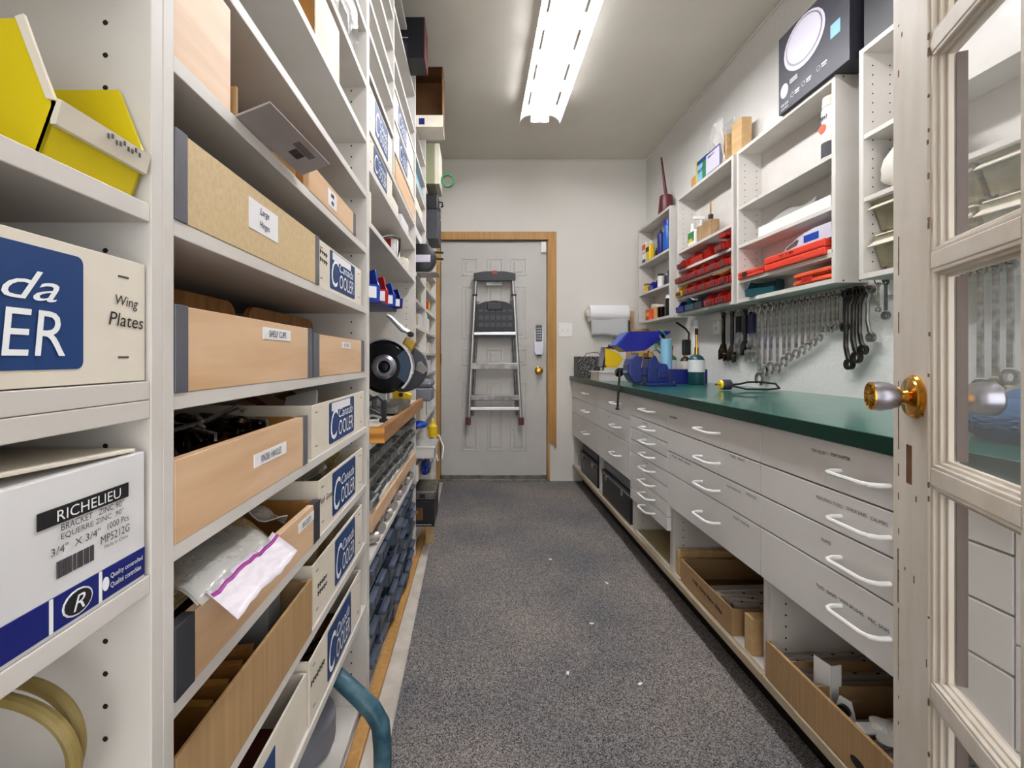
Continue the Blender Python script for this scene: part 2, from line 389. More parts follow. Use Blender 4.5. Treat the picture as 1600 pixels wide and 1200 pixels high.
C3 = shelving('white shelving unit built around the wooden saw bench', Y3a, Y3b,
              [.425, .575, .775, 1.445, (Y3a, Y3b, 1.612), 1.735, (Y3a, 1.756, 1.90), (1.772, Y3b, 1.86), (Y3a, 1.756, 2.02), (1.772, Y3b, 1.985), (Y3a, 1.756, 2.12), (1.772, Y3b, 2.11), (Y3a, 1.756, 2.24), (1.772, Y3b, 2.22), (Y3a, 1.756, 2.36), (1.772, Y3b, 2.41), 2.56],
              dividers=[(1.764, 1.7535, 2.56)], bottom=.02)
C4 = shelving('narrow white shelving unit beyond the saw bench', 2.391, 2.844,
              [.14, .38, .50, .65, .80, .94, 1.07, 1.21, 1.35, 1.49, 1.70, 1.84, 1.98, 2.12, 2.25, 2.62], bottom=.02)
C5 = shelving('last white shelving unit, next to the back door', 2.877, 3.56,
              [.14, .32, .50, .66, .80, .94, 1.07, 1.21, 1.35, 1.49, 1.64, 1.80, 2.12], bottom=.02, top=2.17)

# ---------- boxes on the shelves
def bin_box(Y0, Y1, z, h, label, face='maple', depth=.36, front=XL, strips=(1, 1), strip_w=.021, text=None, tpos=.5, tz=.72, tw=.13, th=.02, hand=None, back=None, strip_m='strip'):
    W_ = Y1-Y0; t = thing('storage_bin', label, 'bin', (front-depth/2, (Y0+Y1)/2, z)); x1 = depth/2; y0 = -W_/2; y1 = W_/2; k = .012
    B(x1-k, x1, y0, y1, 0, h, .001).build('front_panel', face, t)
    B(-x1, x1-k, y0, y0+k, 0, h*.98, 0).build('side_panel', 'particle' if face == 'particle' else 'ply', t)
    B(-x1, x1-k, y1-k, y1, 0, h*.98, 0).build('side_panel', 'particle' if face == 'particle' else 'ply', t)
    B(-x1, -x1+k, y0+k, y1-k, 0, back or h, 0).build('back_panel', 'ply', t)
    B(-x1+k, x1-k, y0+k, y1-k, .001, .008, 0).build('bottom_panel', 'red_brown', t)
    if strips[0]: B(x1-k-.001, x1+.0012, y0-.0005, y0+strip_w, 0, h+.0008, .0006).build('corner_strip', strip_m, t)
    if strips[1]: B(x1-k-.001, x1+.0012, y1-strip_w, y1+.0005, 0, h+.0008, .0006).build('corner_strip', strip_m, t)
    if text:
        cy = y0+W_*tpos; l = B(x1, x1+.0008, cy-tw/2, cy+tw/2, h*tz-th/2, h*tz+th/2).build('label_sticker', 'paper', t)
        for i, s in enumerate(text):
            n = len(text); hh = th*(.55 if n == 1 else .3)
            (scrib if s in ('hinges', 'misc') else lettering)(s, tw*(.62 if not hand else .45)*min(1, .35+len(s)/14), hh, (x1+.0008, cy, h*tz+(0 if n == 1 else (.22-.44*i/(n-1))*th)), 'L', 'ink', l, shear=.25 if hand else 0)
    return t
def cooler(Y0, Y1, z, h, label, depth=.36, front=XL-.004, lab=(.33, .86), lz=(.08, .95), note=None, npos=(.14, .5), stickers=False, open_top=True, full=True):
    W_ = Y1-Y0; t = thing('carton', label, 'box', (front-depth/2, (Y0+Y1)/2, z)); x1 = depth/2; y0 = -W_/2; y1 = W_/2; k = .004
    B(x1-k, x1, y0, y1, 0, h, .0008).build('front_panel', 'carton', t)
    B(-x1, x1-k, y0, y0+k, 0, h).build('side_panel', 'carton', t); B(-x1, x1-k, y1-k, y1, 0, h).build('side_panel', 'carton', t)
    B(-x1, -x1+k, y0+k, y1-k, 0, h).build('back_panel', 'carton', t); B(-x1+k, x1-k, y0+k, y1-k, .001, .006).build('bottom_panel', 'cardboard_dark', t)
    if not open_top: B(-x1, x1, y0, y1, h-.004, h, .001).build('lid', 'carton', t)
    if lab:
        a = y0+W_*lab[0]; c = y0+W_*lab[1]; zb = h*lz[0]; zt = h*lz[1]; lw = c-a; lh = zt-zb; cy = (a+c)/2; cz = (zb+zt)/2
        q = MB().prism([(cy+u, cz+v) for u, v in rrect(lw, lh, .006)], x1, x1+.0007).build('blue_panel', 'blue_print', t)
        if full:
            lettering('C', lw*.26, lh*.74, (x1+.0009, cy-lw*.33, cz-lh*.05), 'L', 'white_print', q, shear=.25)
            lettering('OOLER', lw*.60, lh*.38, (x1+.0009, cy+lw*.13, cz-lh*.2), 'L', 'white_print', q, shear=.1)
            lettering('Canada', lw*.58, lh*.24, (x1+.0009, cy+lw*.12, cz+lh*.18), 'L', 'white_print', q, shear=.4)
        if stickers: B(x1+.0008, x1+.0016, cy-lw*.42, cy+lw*.30, zt-lh*.22, zt-.002).build('label_sticker', 'paper', t)
    for yy in (y0+W_*.06, y1-W_*.08):
        for zz in (h*.2, h*.85): B(x1, x1+.0006, yy-.006, yy+.006, zz-.0008, zz+.0008).build('tab_slot', 'ink_soft', t)
    if note:
        for i, s in enumerate(note): (lettering if s in ('Wing', 'Plates', 'Push Grom') else scrib)(s, min((.0068 if s in ('Wing', 'Plates') else .012)*len(s), W_*.24), .012, (x1+.0003, y0+W_*npos[0], h*npos[1]-.016*i), 'L', 'ink', t, 'handwriting', shear=.15, rot=-3)
    return t
def heap(Y0, Y1, z, n, label, name, cat, mk, group, x=(-.62, -.35)):
    first = None
    for i in range(n):
        x_ = random.uniform(*x); y_ = random.uniform(Y0, Y1)
        o = mk() if first is None else first.copy()
        if first is None: first = o; o.name = name
        else: col.objects.link(o)
        o.location = (x_, y_, z+random.uniform(0, .02)); o.rotation_euler = (R(random.uniform(-35, 35)), R(random.uniform(-35, 35)), random.uniform(0, 6.28))
        s = random.uniform(.8, 1.15); o.scale = (s, s, s)
        tag(o, label, cat, group)
# unit 1
t = thing('yellow_hopper_bin', 'yellow plastic hopper bin with a cream label strip, top left', 'bin', (-.42, .3935, 1.2025))
o = MB(); PR = [(-.15, 0), (.085, 0), (.10, .042), (.075, .106), (-.15, .106)]
for s in (-.0475, .0445): o.prism(PR, s, s+.003, 'XZ')
o.prism([(.082, 0), (.085, 0), (.10, .042), (.097, .042)], -.0475, .0475, 'XZ'); o.box(-.15, .084, -.0475, .0475, 0, .003); o.box(-.15, -.147, -.0475, .0475, 0, .106)
o.build('body', 'yellow_bin', t)
l = MB().prism([(.0955, .026), (.100, .026), (.1045, .044), (.0965, .047)], -.0475, .0475, 'XZ').build('label_strip', 'carton', t)
q = MB()
for k_ in range(9): q.box(.1045, .1052, -.005+.0045*k_, -.003+.0045*k_, .036+.002*math.sin(k_*2), .040+.002*math.sin(k_*2))
q.build('scribble', 'ink_soft', l)['kind'] = 'stuff'
MB().prism([(.0945, .044), (.101, .043), (.0775, .108), (.071, .106)], -.0500, -.0474, 'XZ').build('label_edge', 'carton', l)
cooler(.10, .4445, 1.0285, .113, 'cream carton marked Wing Plates, cut by the left edge', lab=(.08, .795), lz=(.115, .92), note=['Wing', 'Plates'], npos=(.93, .64))
t = thing('carton', 'white carton of zinc brackets with a navy band and black name bar', 'box', (-.52, .27, .838)); W_ = .175
q = B(-.20, .198, -W_, W_-.004, 0, .122, .001).build('body', 'carton_white', t)
fl = MB(); fl.at(T(0, W_-.01, .1228) @ RX(-3.2)).box(-.195, .194, -2*W_+.02, 0, 0, .0035, .001)
fl.build('top_flap', 'carton', t)
X = .1985
bd = B(X-.001, X+.0005, -W_+.001, W_-.005, .004, .030).build('navy_band', 'navy_print', t)
for yy in (.073, .118): B(X+.0004, X+.0009, yy-.0015, yy+.0015, .004, .030).build('band_divider', 'white_print', bd)
cr = MB().prism([(.096+.014*math.cos(a*.3927), .0165+.0105*math.sin(a*.3927)) for a in range(16)], X+.0005, X+.001).build('emblem_rim', 'white_print', bd)
ci = MB().prism([(.096+.0125*math.cos(a*.3927), .0165+.0092*math.sin(a*.3927)) for a in range(16)], X+.001, X+.0014).build('emblem_disc', 'ink', bd)
lettering('R', .011, .012, (X+.0015, .096, .0165), 'L', 'white_print', bd, shear=.3)
lettering('Quality controlled', .038, .0055, (X+.0006, .147, .021), 'L', 'white_print', bd)
lettering('Qualité contrôlée', .036, .0055, (X+.0006, .146, .013), 'L', 'white_print', bd)
MB().prism([(.1235+.0035*math.cos(a*.5236), .017+.006*math.sin(a*.5236)) for a in range(12)], X+.0005, X+.001).build('tick_mark', 'white_print', bd)
bar = B(X+.0003, X+.0009, .062, .149, .085, .098).build('name_bar', 'ink', t)
lettering('RICHELIEU', .062, .0085, (X+.001, .108, .0915), 'L', 'white_print', bar, 'lettering')
for s, ww, cy, zz, hh in (('BRACKET   ZINC 90°', .062, .112, .0815, .0055), ('EQUERRE ZINC  90°', .062, .112, .074, .0055), ('3/4"  X 3/4"', .045, .095, .065, .006), ('1000 Pcs', .024, .137, .066, .0055),
                         ('MP5212G', .032, .134, .0565, .007), ('Made in China', .026, .135, .0495, .003)):
    lettering(s, ww, hh, (X+.0004, cy, zz), 'L', 'ink_soft', t)
bc = MB(); y = .078
while y < .112:
    w0 = random.choice((.0007, .0012, .002)); bc.box(X, X+.0006, y, y+w0, .043, .056); y += w0+random.choice((.0008, .0014))
bc.build('barcode', 'ink_soft', t)
t = thing('hose_coil', 'tan rubber hose coiled on the lowest shelf at the left edge', 'hose', (-.425, .385, .70))
o = MB()
P = []
for i in range(120):
    a = 2*math.pi*i/60+3.4; r_ = .079-.007*(i/60); P.append((r_*math.cos(a)*(1.05+.05*math.sin(a)), .012*math.sin(a*.5)+.012*(i/60), r_*.88*math.sin(a)+.002*math.cos(2*a)))
o.tube(P, .0058, 10)
o.build('hose', 'hose_tan', t, True)
# unit 2 - top down
t = thing('wooden_drawer_box', 'pale maple box standing at the top left of the second unit', 'box', (-.46, .5425, 1.372))
B(-.12, .135, -.0585, .0585, 0, .138, .001).build('body', 'maple', t); B(-.12, .10, -.05, .05, .132, .139).build('inner_bottom', 'red_brown', t)
t = thing('cardboard_box', 'low cardboard box with a grey barcode flap sticking out over the shelf edge', 'box', (-.40, .715, 1.373))
for a in ((-.2, .075, -.10, -.096, .003, .045), (-.2, .075, .096, .10, .003, .045), (-.204, -.2, -.1, .1, .003, .045), (-.2, .076, -.1, .1, 0, .003)): B(*a).build('side_panel', 'cardboard', t)
FM = T(.080, 0, .002) @ RY(-19) @ RZ(-4)
q = MB(); q.at(FM).box(0, .055, -.105, .10, 0, .003, .0005); fl = q.build('barcode_flap', 'grey_card', t)
q = MB(); q.at(FM); y = .015
while y < .045:
    w0 = random.choice((.0012, .002, .003)); q.box(.018, .032, y, y+w0, -.0006, 0); y += w0+.0016
for i in range(4): q.box(.034+.003*i, .0352+.003*i, .0, .06, -.0006, 0)
q.build('barcode', 'ink', fl)
bin_box(.868, 1.20, 1.372, .056, 'low maple bin with a small white tag beside the barcode box', text=['hinges', 'misc'], tpos=.42, tz=.5, tw=.06, th=.036, hand=1, strips=(0, 1))
bin_box(.4825, .922, 1.198, .097, 'wide particleboard bin hand-labelled Large Hinges', 'particle', text=['Large', 'Hinges'], tpos=.46, tz=.60, tw=.092, th=.043, hand=1, depth=.38, strip_w=.020)
cooler(.927, 1.275, 1.198, .098, 'cream cooler carton right of the Large Hinges bin', lab=(.22, .80), note=['Hand', 'rail'], npos=(.1, .75), stickers=True)
bin_box(.4825, .882, 1.013, .094, 'maple bin with the printed tag SHELF CLIPS', text=['SHELF CLIPS'], tpos=.62, tz=.80, tw=.10, th=.018, depth=.13)
bin_box(.893, 1.29, 1.013, .086, 'narrow-looking maple bin tagged MISC HINGES, beside SHELF CLIPS', text=['MISC HINGES'], tpos=.56, tz=.80, tw=.07, th=.015, depth=.13, strip_w=.03)
def back_board(Y0, Y1, z, h, X, label):
    t = thing('wooden_tray', label, 'tray', (X, (Y0+Y1)/2, z)); w_ = Y1-Y0
    P = rrect(w_, h*1.0, min(.03, h*.3)); MB().prism([(a, b_+h/2) for a, b_ in P], -.006, .006).build('back_board', 'ply', t)
    MB().prism([(a, b_+h-.035) for a, b_ in rrect(.1, .022, .01)], .006, .0066).build('hand_slot', 'hole', t)
    B(-.16, -.007, -w_/2+.01, w_/2-.01, 0, .01).build('tray_bottom', 'ply', t)
    for s in (-1, 1): B(-.16, -.007, s*(w_/2-.016)-.005, s*(w_/2-.016)+.005, .01, h*.6).build('tray_side', 'ply', t)
back_board(.50, .885, 1.0135, .145, -.475, 'left orange-brown wooden tray with a hand slot behind SHELF CLIPS')
back_board(.935, 1.305, 1.0135, .145, -.475, 'right orange-brown wooden tray with a hand slot, beside the white envelope')
single(MB().prism([(-.03, 0), (.05, 0), (.03, .045), (0, .05), (-.022, .085), (-.03, .05)], 0, .004), 'paper_envelope', 'paper', 'crumpled white envelope poking out of the MISC HINGES bin', 'envelope', (-.40, 1.03, 1.028), 8)
bin_box(.4825, .858, .852, .09, 'maple bin with the printed tag KNOBS HANDLES', text=['KNOBS  HANDLES'], tpos=.60, tz=.55, tw=.11, th=.019, strips=(0, 1), depth=.30)
back_board(.50, .83, .853, .125, -.64, 'wooden tray with a rounded back behind the KNOBS HANDLES bin')
cooler(.895, 1.305, .852, .105, 'open cream cooler carton right of KNOBS HANDLES', lab=(.25, .74), stickers=True, depth=.34)
bin_box(.4825, .925, .685, .078, 'maple bin with dark end strips and a plastic zip bag hanging over its front', text=['BRACKETS'], tpos=.84, tz=.75, tw=.075, th=.017, strip_m='dark_grey', depth=.38, strip_w=.033)
cooler(.875+.06, 1.29, .685, .112, 'cream cooler carton hand-marked Push Grom', lab=(.24, .78), note=['Push Grom'], npos=(.12, .6))
t = thing('cardboard_box', 'long brown corrugated carton under the zip bag bin', 'box', (-.50, .685, .518)); k_ = .005
B(.175, .18, -.20, .20, 0, .105, .001).build('front_panel', 'cardboard', t); B(-.18, .175, .195, .20, 0, .1).build('side_panel', 'cardboard', t); B(-.18, .175, -.2, -.195, 0, .1).build('side_panel', 'cardboard', t)
B(-.18, -.175, -.195, .195, 0, .1).build('back_panel', 'cardboard', t); B(-.175, .175, -.195, .195, .001, .006).build('bottom_panel', 'cardboard_dark', t)
cooler(.90, 1.285, .518, .12, 'cream cooler carton packed with kraft envelopes', lab=(.36, .80), note=['brass', 'hinge'], npos=(.14, .55))
cooler(.882, 1.27, .335, .125, 'lowest cream cooler carton, full of black cable', lab=(.27, .74), note=['casters'], npos=(.12, .6))
t = thing('carton', 'small open cream carton in front of the lowest cooler carton', 'box', (-.50, .765, .335))
for a in ((.169, .173, -.11, .11, 0, .11), (-.17, .169, .106, .11, 0, .11), (-.17, .169, -.11, -.106, 0, .11), (-.174, -.17, -.11, .11, 0, .11)): B(*a).build('side_panel', 'carton', t)
B(-.17, .169, -.106, .106, .001, .006).build('bottom_panel', 'red_brown', t)
B(.1735, .1745, -.10, -.03, .02, .09).build('blue_panel', 'blue_print', t)
# contents
def handle_bar():
    o = MB(); o.tube([(-.05, 0, .0), (-.045, 0, .018), (-.02, 0, .026), (.02, 0, .026), (.045, 0, .018), (.05, 0, 0)], [.006, .004, .0045, .0045, .004, .006], 8); o.cyl((-.052, 0, -.001), (-.048, 0, .002), .009, n=10)
    return o.build('furniture_pull', 'bronze', None, True)
def knob_():
    o = MB(); o.lathe([(.009, 0), (.005, .004), (.005, .012), (.014, .018), (.016, .024), (.01, .03), (.001, .031)]); return o.build('furniture_button', 'bronze', None, True)
def silver_bar():
    o = MB(); o.tube([(-.06, 0, 0), (-.055, 0, .012), (.055, 0, .012), (.06, 0, 0)], .004, 8); return o.build('furniture_bar', 'chrome', None, True)
heap(.52, .80, .90, 26, 'dark bronze cabinet handle heaped in the KNOBS HANDLES bin', 'furniture_pull', 'handle', handle_bar, 'bronze handles in the knobs bin', (-.50, -.40))
heap(.52, .82, .905, 22, 'dark bronze cabinet knob heaped in the KNOBS HANDLES bin', 'furniture_button', 'knob', knob_, 'bronze knobs in the knobs bin', (-.52, -.38))
heap(.64, .82, .93, 5, 'shiny silver pull lying on top of the KNOBS HANDLES bin', 'furniture_bar', 'handle', silver_bar, 'silver pulls in the knobs bin', (-.46, -.41))
single(B(-.02, .02, -.17, .17, 0, .055, .002), 'red_insert', 'red_brown', 'long dark red insert board inside the KNOBS HANDLES bin', 'board', (-.365, .67, .861))
heap(.93, 1.22, .345, 30, 'black cable loop in the lowest cooler carton', 'cable_loop', 'cable',
     lambda: MB().tube([(.04*math.cos(a*.6283), .03*math.sin(a*.6283), .05+.03*math.sin(a*1.2566+1)) for a in range(10)], .004, 6, True).build('cable_loop', 'black_plastic', None, True), 'black cables in the lowest cooler carton', (-.60, -.41))
single(B(-.02, .05, -.05, .05, 0, .012, .002), 'bubble_pack', 'clear_tub', 'clear bubble pack lying in the carton right of KNOBS HANDLES', 'pack', (-.40, 1.0, .935), rot=(R(28), R(-14), R(10)))
for i in range(5):
    single(B(-.06, .06, -.05, .05, 0, .008, .002), 'brown_packet', ('brown_cloth', 'red_brown', 'cardboard_dark')[i % 3], 'brown packet inside the carton right of KNOBS HANDLES', 'packet', (-.45-.02*i, 1.1+.03*(i % 3), .915+.006*i), rot=(R(12+5*i), R(-10), R(30*i)), group='packets in the knob carton')
for i in range(7):      # kraft envelopes
    single(B(-.07, .07, -.0015, .0015, 0, .12), 'kraft_envelope', ('tan', 'cardboard', 'maple')[i % 3], 'kraft envelope standing in the packed cooler carton', 'envelope', (-.44, .93+.045*i, .53), rot=(R(-18+4*i), R(4*(i % 3)-4), R(6)), group='kraft envelopes in the cooler carton')
for i in range(6):
    single(MB().grid(lambda u, v: (.09*(u-.5), .10*(v-.5), .012*math.sin(6*u+i)*math.sin(5*v)+.02*u), 8, 8), 'parts_bag', ('pack', 'clear_bag')[i % 2], 'crinkled parts bag in the Push Grom carton' if i < 3 else 'crinkled parts bag behind the zip bag', 'bag',
           ((-.42, 1.0+.09*i, .775) if i < 3 else (-.40, .66+.09*(i-3), .755)), group='bags in the Push Grom carton' if i < 3 else 'bags behind the zip bag', solid=.002, rot=(R(15), R(-12), R(40*i)))
# boards in the corrugated box
for i in range(4):
    single(B(-.16, .15, -.006, .006, 0, .07, .001), 'wood_strip', 'ply', 'brown wood strip standing in the corrugated carton', 'wood strip', (-.50, .60+.03*i, .526), 4*i, 'wood strips in the corrugated carton')
single(B(-.12, .12, -.03, .03, 0, .10, .001), 'grey_packet', 'grey_bin', 'grey packet standing in the corrugated carton', 'packet', (-.48, .80, .526), 5)
# zip bag: a stack of thin packs sliding over the bin front
t = thing('zip_bag', 'clear zip bag of sanding sheets with a purple seal, hanging over the bin', 'bag', (-.34, .655, .756))
def bagf(off, x1=.055):
    def f(u, v):
        y = -.10+.19*v*(1-.12*u) - .05*u*u; x = -.16+(.16+x1)*u
        z = .018+off - max(0, x-.01)*.42 + .0018*math.sin(9*v+5*u)*(.3+u)+.0015*math.sin(31*v+3*u); return (x, y, z)
    return f
MB().grid(bagf(.012, .03), 14, 12).build('film', 'clear_bag', t, True, .001)
for k_ in range(6): MB().grid(bagf(.009-.006*k_, -.015), 8, 6).build('sheet', 'pack', t, True, .002)
MB().grid(bagf(.0145, .035), 14, 12).build('film', 'clear_bag', t, True, .001)
def hem(u, v): f = bagf(.016, .075); return f(.80+.2*u, v)
MB().grid(lambda u, v: hem(u, v), 6, 12).build('white_hem', 'zip', t, True, .0012)
MB().grid(lambda u, v: (lambda p: (p[0]+.001, p[1], p[2]+.0014))(hem(.14+.1*u, v)), 2, 12).build('purple_seal', 'purple', t, True, .0008)
# top boxes
t = thing('gold_box', 'gold-brown open box high on the second unit', 'box', (-.40, 1.00, 1.695)); B(-.07, .07, -.08, .08, 0, .13, .001).build('body', 'ply', t)
B(.071, .074, -.08, .08, 0, .13, .001).build('front_panel', 'carton', t)
o = MB(); rnd = random.Random(3)
r = bmesh.ops.create_icosphere(o.b, subdivisions=3, radius=1)
for v in o.b.verts: k_ = 1+.22*math.sin(9*v.co.x+3*v.co.z)*math.sin(8*v.co.y+5*v.co.z); v.co = Vector((v.co.x*.05*k_, v.co.y*.17*k_, .10+v.co.z*.10*k_))
single(o, 'plastic_bag', 'clear_bag', 'crumpled clear plastic bag bulging from the top of the second unit', 'bag', (-.365, 1.13, 1.857))
# teal vacuum hose below
t = thing('vacuum_hose', 'teal plastic hose wand lying out of the lowest bay', 'hose', (-.34, 1.13, .038))
MB().tube([(-.10, .03, .262), (-.02, .01, .225), (.05, -.01, .180), (.085, -.02, .155), (.105, -.02, .12), (.11, -.02, .06), (.11, -.02, -.024)], [.020, .021, .022, .023, .023, .022, .022], 16).build('wand', 'teal_tube', t, True)
MB().lathe([(.09, 0), (.1, .02), (.1, .08), (.06, .12), (.03, .13)], (-.13, .05, .0005)).build('canister', 'grey_tote', t, True)
# ============================================================ unit 3: boxes above, saw bench, bins below
cooler(1.365, 1.74, 1.631, .095, 'cooler carton in the row just above the saw bay', lab=(.17, .72), depth=.34)
cooler(1.365, 1.74, 1.754, .125, 'cooler carton one shelf above the saw-bay cooler carton', lab=(.22, .78), depth=.34)
cooler(1.80, 2.33, 1.879, .10, 'distant cooler carton over the pale maple box', lab=(.2, .6), depth=.34)
cooler(1.80, 2.33, 2.004, .10, 'topmost distant cooler carton of the third unit', lab=(.15, .55), depth=.34)
bin_box(1.79, 2.34, 1.754, .09, 'plain maple box under the distant cooler cartons', strips=(0, 0), depth=.3)
single(B(-.15, .14, -.09, .09, 0, .075, .001), 'carton', 'carton', 'short cream carton left of a white one, just over the cord shelf', 'box', (-.48, 1.88, 1.631))
single(B(-.15, .15, -.10, .10, 0, .055, .001), 'carton', 'carton_white', 'low white carton at the far end just over the cord shelf', 'box', (-.48, 2.10, 1.631))
t = thing('paper_roll', 'cream paper roll standing at the near end of the shelf over the saw', 'roll', (-.385, 1.43, 1.4635)); MB().lathe([(.02, 0), (.052, 0), (.052, .108), (.02, .108)], n=24).build('roll', 'carton', t, True)
MB().cyl((0, 0, .1081), (0, 0, .109), .018).build('core', 'cardboard_dark', t)
single(MB().tube([(-.08, -.2, .012), (-.02, -.06, .02), (.03, .04, .06), (.045, .14, .075), (.03, .22, .05), (.015, .24, .006), (.012, .1, .004), (.0, -.05, .006)], .0045, 8), 'power_cord', 'black_plastic', 'black power cord looping over the shelf above the saw', 'cord', (-.36, 1.72, 1.4645), smooth=True)
t = thing('fastener_box', 'red and white box with a round target logo above the saw', 'box', (-.42, 2.02, 1.4635))
B(-.10, .07, -.03, .05, 0, .11, .001).build('body', 'white_plastic', t); B(-.10, .07, -.0308, -.03, 0, .11).build('front_print', 'red', t)
q = MB().lathe([(.026, 0), (.026, .0006)], (.02, -.0309, .06), (0, -1, 0)).build('logo_ring', 'mix0', t); MB().lathe([(.016, 0), (.016, .0006)], (.02, -.0316, .06), (0, -1, 0)).build('logo_center', 'ink', t)
B(.045, .068, -.0316, -.0309, .002, .108).build('white_stripe', 'white_print', t)
for i, (y, h) in enumerate(((2.16, .06), (2.24, .075))):
    single(B(-.14, .13, -.035, .035, 0, h, .001), 'carton', 'carton', ('low', 'taller')[i]+' plain cream carton right of the target-logo box', 'box', (-.47, y, 1.4635))
# bench
t = thing('saw_bench', 'thick wooden bench shelf with a grey top and pine front rail', 'bench', (-.50, 1.8575, .7935))
Y0, Y1 = 1.378-1.8575, 2.34-1.8575
B(-.22, .20, Y0, Y1, .0, .043, .001).build('bench_top', 'concrete', t)
o = B(.20, .2205, Y0+.0006, Y1+.03, 0, .050, .002).build('front_rail', 'rail_wood', t)
B(.165, .2205, Y0-.0005, Y0+.0007, 0, .050).build('end_grain', 'endgrain', t)
# chop saw
t = thing('chop_saw', 'black chop saw with a round guard and silver lever on the bench', 'saw', (-.40, 1.78, .8435))
B(-.14, .11, -.10, .22, 0, .03, .006).build('base_plate', 'steel', t)
B(-.13, -.05, .05, .16, .03, .20, .01).build('arm_post', 'alu', t)
dx, dz = .043, .174
hs = MB().lathe([(.102, 0), (.104, .01), (.104, .045), (.09, .055)], (dx, .03, dz), (0, -1, .0), 40).build('blade_guard', 'black_gloss', t, True)
MB().ring((dx, dz), .062, .1015, -38, 40, -.0275, -.024, 'XZ', 10).build('grey_segment', 'slate_blue', t)
MB().lathe([(.047, 0), (.047, .004), (.036, .012), (.026, .012), (.026, .004)], (dx, -.0255, dz), (0, -1, 0), 28).build('hub_ring', 'satin', t, True)
MB().lathe([(.026, 0), (.018, .016), (.0, .018)], (dx, -.0255, dz), (0, -1, 0), 20).build('hub', 'black_gloss', t, True)
MB().ring((dx, dz), .104, .111, -50, 130, -.03, .02, 'XZ', 20).build('guard_rim', 'alu', t)
MB().lathe([(.095, 0), (.098, .01), (.098, .05), (.085, .055)], (dx+.05, .17, dz-.01), (0, -1, 0), 32).build('rear_guard', 'dark_grey', t, True)
B(-.03, .06, .075, .13, .19, .24, .008).build('gear_housing', 'steel', t)
l = MB().tube([(.03, .09, .385), (.045, .09, .375), (.095, .09, .325), (.115, .09, .318), (.125, .09, .31)], [.007, .009, .012, .010, .008], 10).build('lever', 'alu', t, True)
MB().cyl((.128, .075, .305), (.128, .11, .305), .012).build('pivot_bolt', 'dark_chrome', t)
q = MB(); q.at(T(.105, .09, .23) @ RY(28)).box(-.025, .025, -.02, .02, -.03, .06, .005).build('spring_bracket', 'old_brass', t)
q = MB(); q.at(T(.125, -.01, .15)).prism([(-.03, 0), (-.02, .035), (.0, .04), (.03, .0), (.012, -.018), (-.015, -.02)], -.01, .01, 'XZ').build('lower_guard', 'alu', t)
q = MB(); q.at(T(.17, .11, .16)).prism([(-.025, 0), (-.015, .03), (.0, .035), (.028, .0), (.01, -.018)], -.01, .01, 'XZ').build('lower_guard', 'steel', t)
B(.02, .05, -.01, .05, .03, .09, .004).build('fence', 'alu', t)
# clamps
def clamp(): 
    o = MB(); o.box(-.008, .008, -.005, .005, 0, .075, .003); o.tube([(0, 0, .07), (-.02, 0, .085), (-.05, 0, .075), (-.075, 0, .055)], .006, 8)
    o.tube([(0, 0, .02), (-.03, 0, .035), (-.06, 0, .05), (-.08, 0, .045)], .005, 8); o.box(-.015, .012, -.008, .008, 0, .012, .002); return o
t = thing('spring_clamp', 'black quick clamp lying at the near end of the bench', 'clamp', (-.31, 1.52, .8365))
clamp().build('jaw', 'black_plastic', t); MB().tube([(-.01, .01, .012), (-.04, .015, .022), (-.07, .01, .015), (-.09, 0, .006)], .004, 8).build('release_lever', 'alu', t, True)
single(clamp(), 'spring_clamp', 'dark_grey', 'dark clamp leaning behind the black quick clamp', 'clamp', (-.36, 1.60, .8365), 20)
single(B(-.03, .03, -.015, .015, 0, .02, .003), 'steel_block', 'steel', 'small steel block between clamp and yellow level on the bench', 'block', (-.32, 1.80, .8370), 30)
t = thing('laser_level', 'yellow and black laser level on the far end of the bench', 'tool', (-.345, 2.07, .8370))
q = B(-.035, .02, -.03, .03, .02, .07, .008).build('body', 'yellow', t); B(-.036, .02, -.031, .031, 0, .021, .003).build('base', 'black_plastic', t)
q = MB(); q.at(T(.02, 0, .04) @ RY(20)).box(-.005, .025, -.025, .025, -.02, .02, .006).build('head', 'yellow', t)
MB().cyl((.005, -.0305, .05), (.005, -.034, .05), .010).build('lens', 'dark_chrome', t)
single(B(-.03, .03, -.02, .02, 0, .12, .004), 'spray_bottle', 'green', 'green and white bottle half hidden at the near end of the bench', 'bottle', (-.42, 1.42, .8365))
# hanging hopper bins
t = thing('bin_rail', 'blue steel tray carrying small open bins over the saw', 'rail', (-.37, 1.50, 1.215)); B(-.07, .085, -.143, .12, 0, .008, .002).build('tray', 'navy_print', t); B(-.07, -.065, -.143, .12, 0, .10).build('back_plate', 'navy_print', t)
def hopper(name, m, label, loc, rz, w_, d_, h_, sticker=True, group=None, cat='bin', tilt=0):
    t = thing(name, label, cat, loc, rz, group); k = .003       # opens towards local -y
    o = MB()
    if tilt: o.at(RX(tilt))
    for s in (-1, 1): o.prism([(-d_/2, h_*.45), (-d_/2, 0), (d_/2, 0), (d_/2, h_), (-d_*.15, h_), (-d_*.35, h_*.6)], s*(w_/2)-(k if s > 0 else 0), s*(w_/2)+(k if s < 0 else 0))
    o.box(-w_/2, w_/2, -d_/2, d_/2, 0, k); o.box(-w_/2, w_/2, d_/2-k, d_/2, 0, h_)
    o.prism([(-d_/2-.004, h_*.48), (-d_/2+.004, h_*.5), (-d_/2+k, 0), (-d_/2, 0)], -w_/2, w_/2)
    o.build('body', m, t)
    if sticker:
        q = MB()
        if tilt: q.at(RX(tilt))
        q.box(-w_*.3, w_*.3, -d_/2-.0065, -d_/2-.004, h_*.08, h_*.42).build('label_holder', sticker if isinstance(sticker, str) else 'paper', t)
    return t
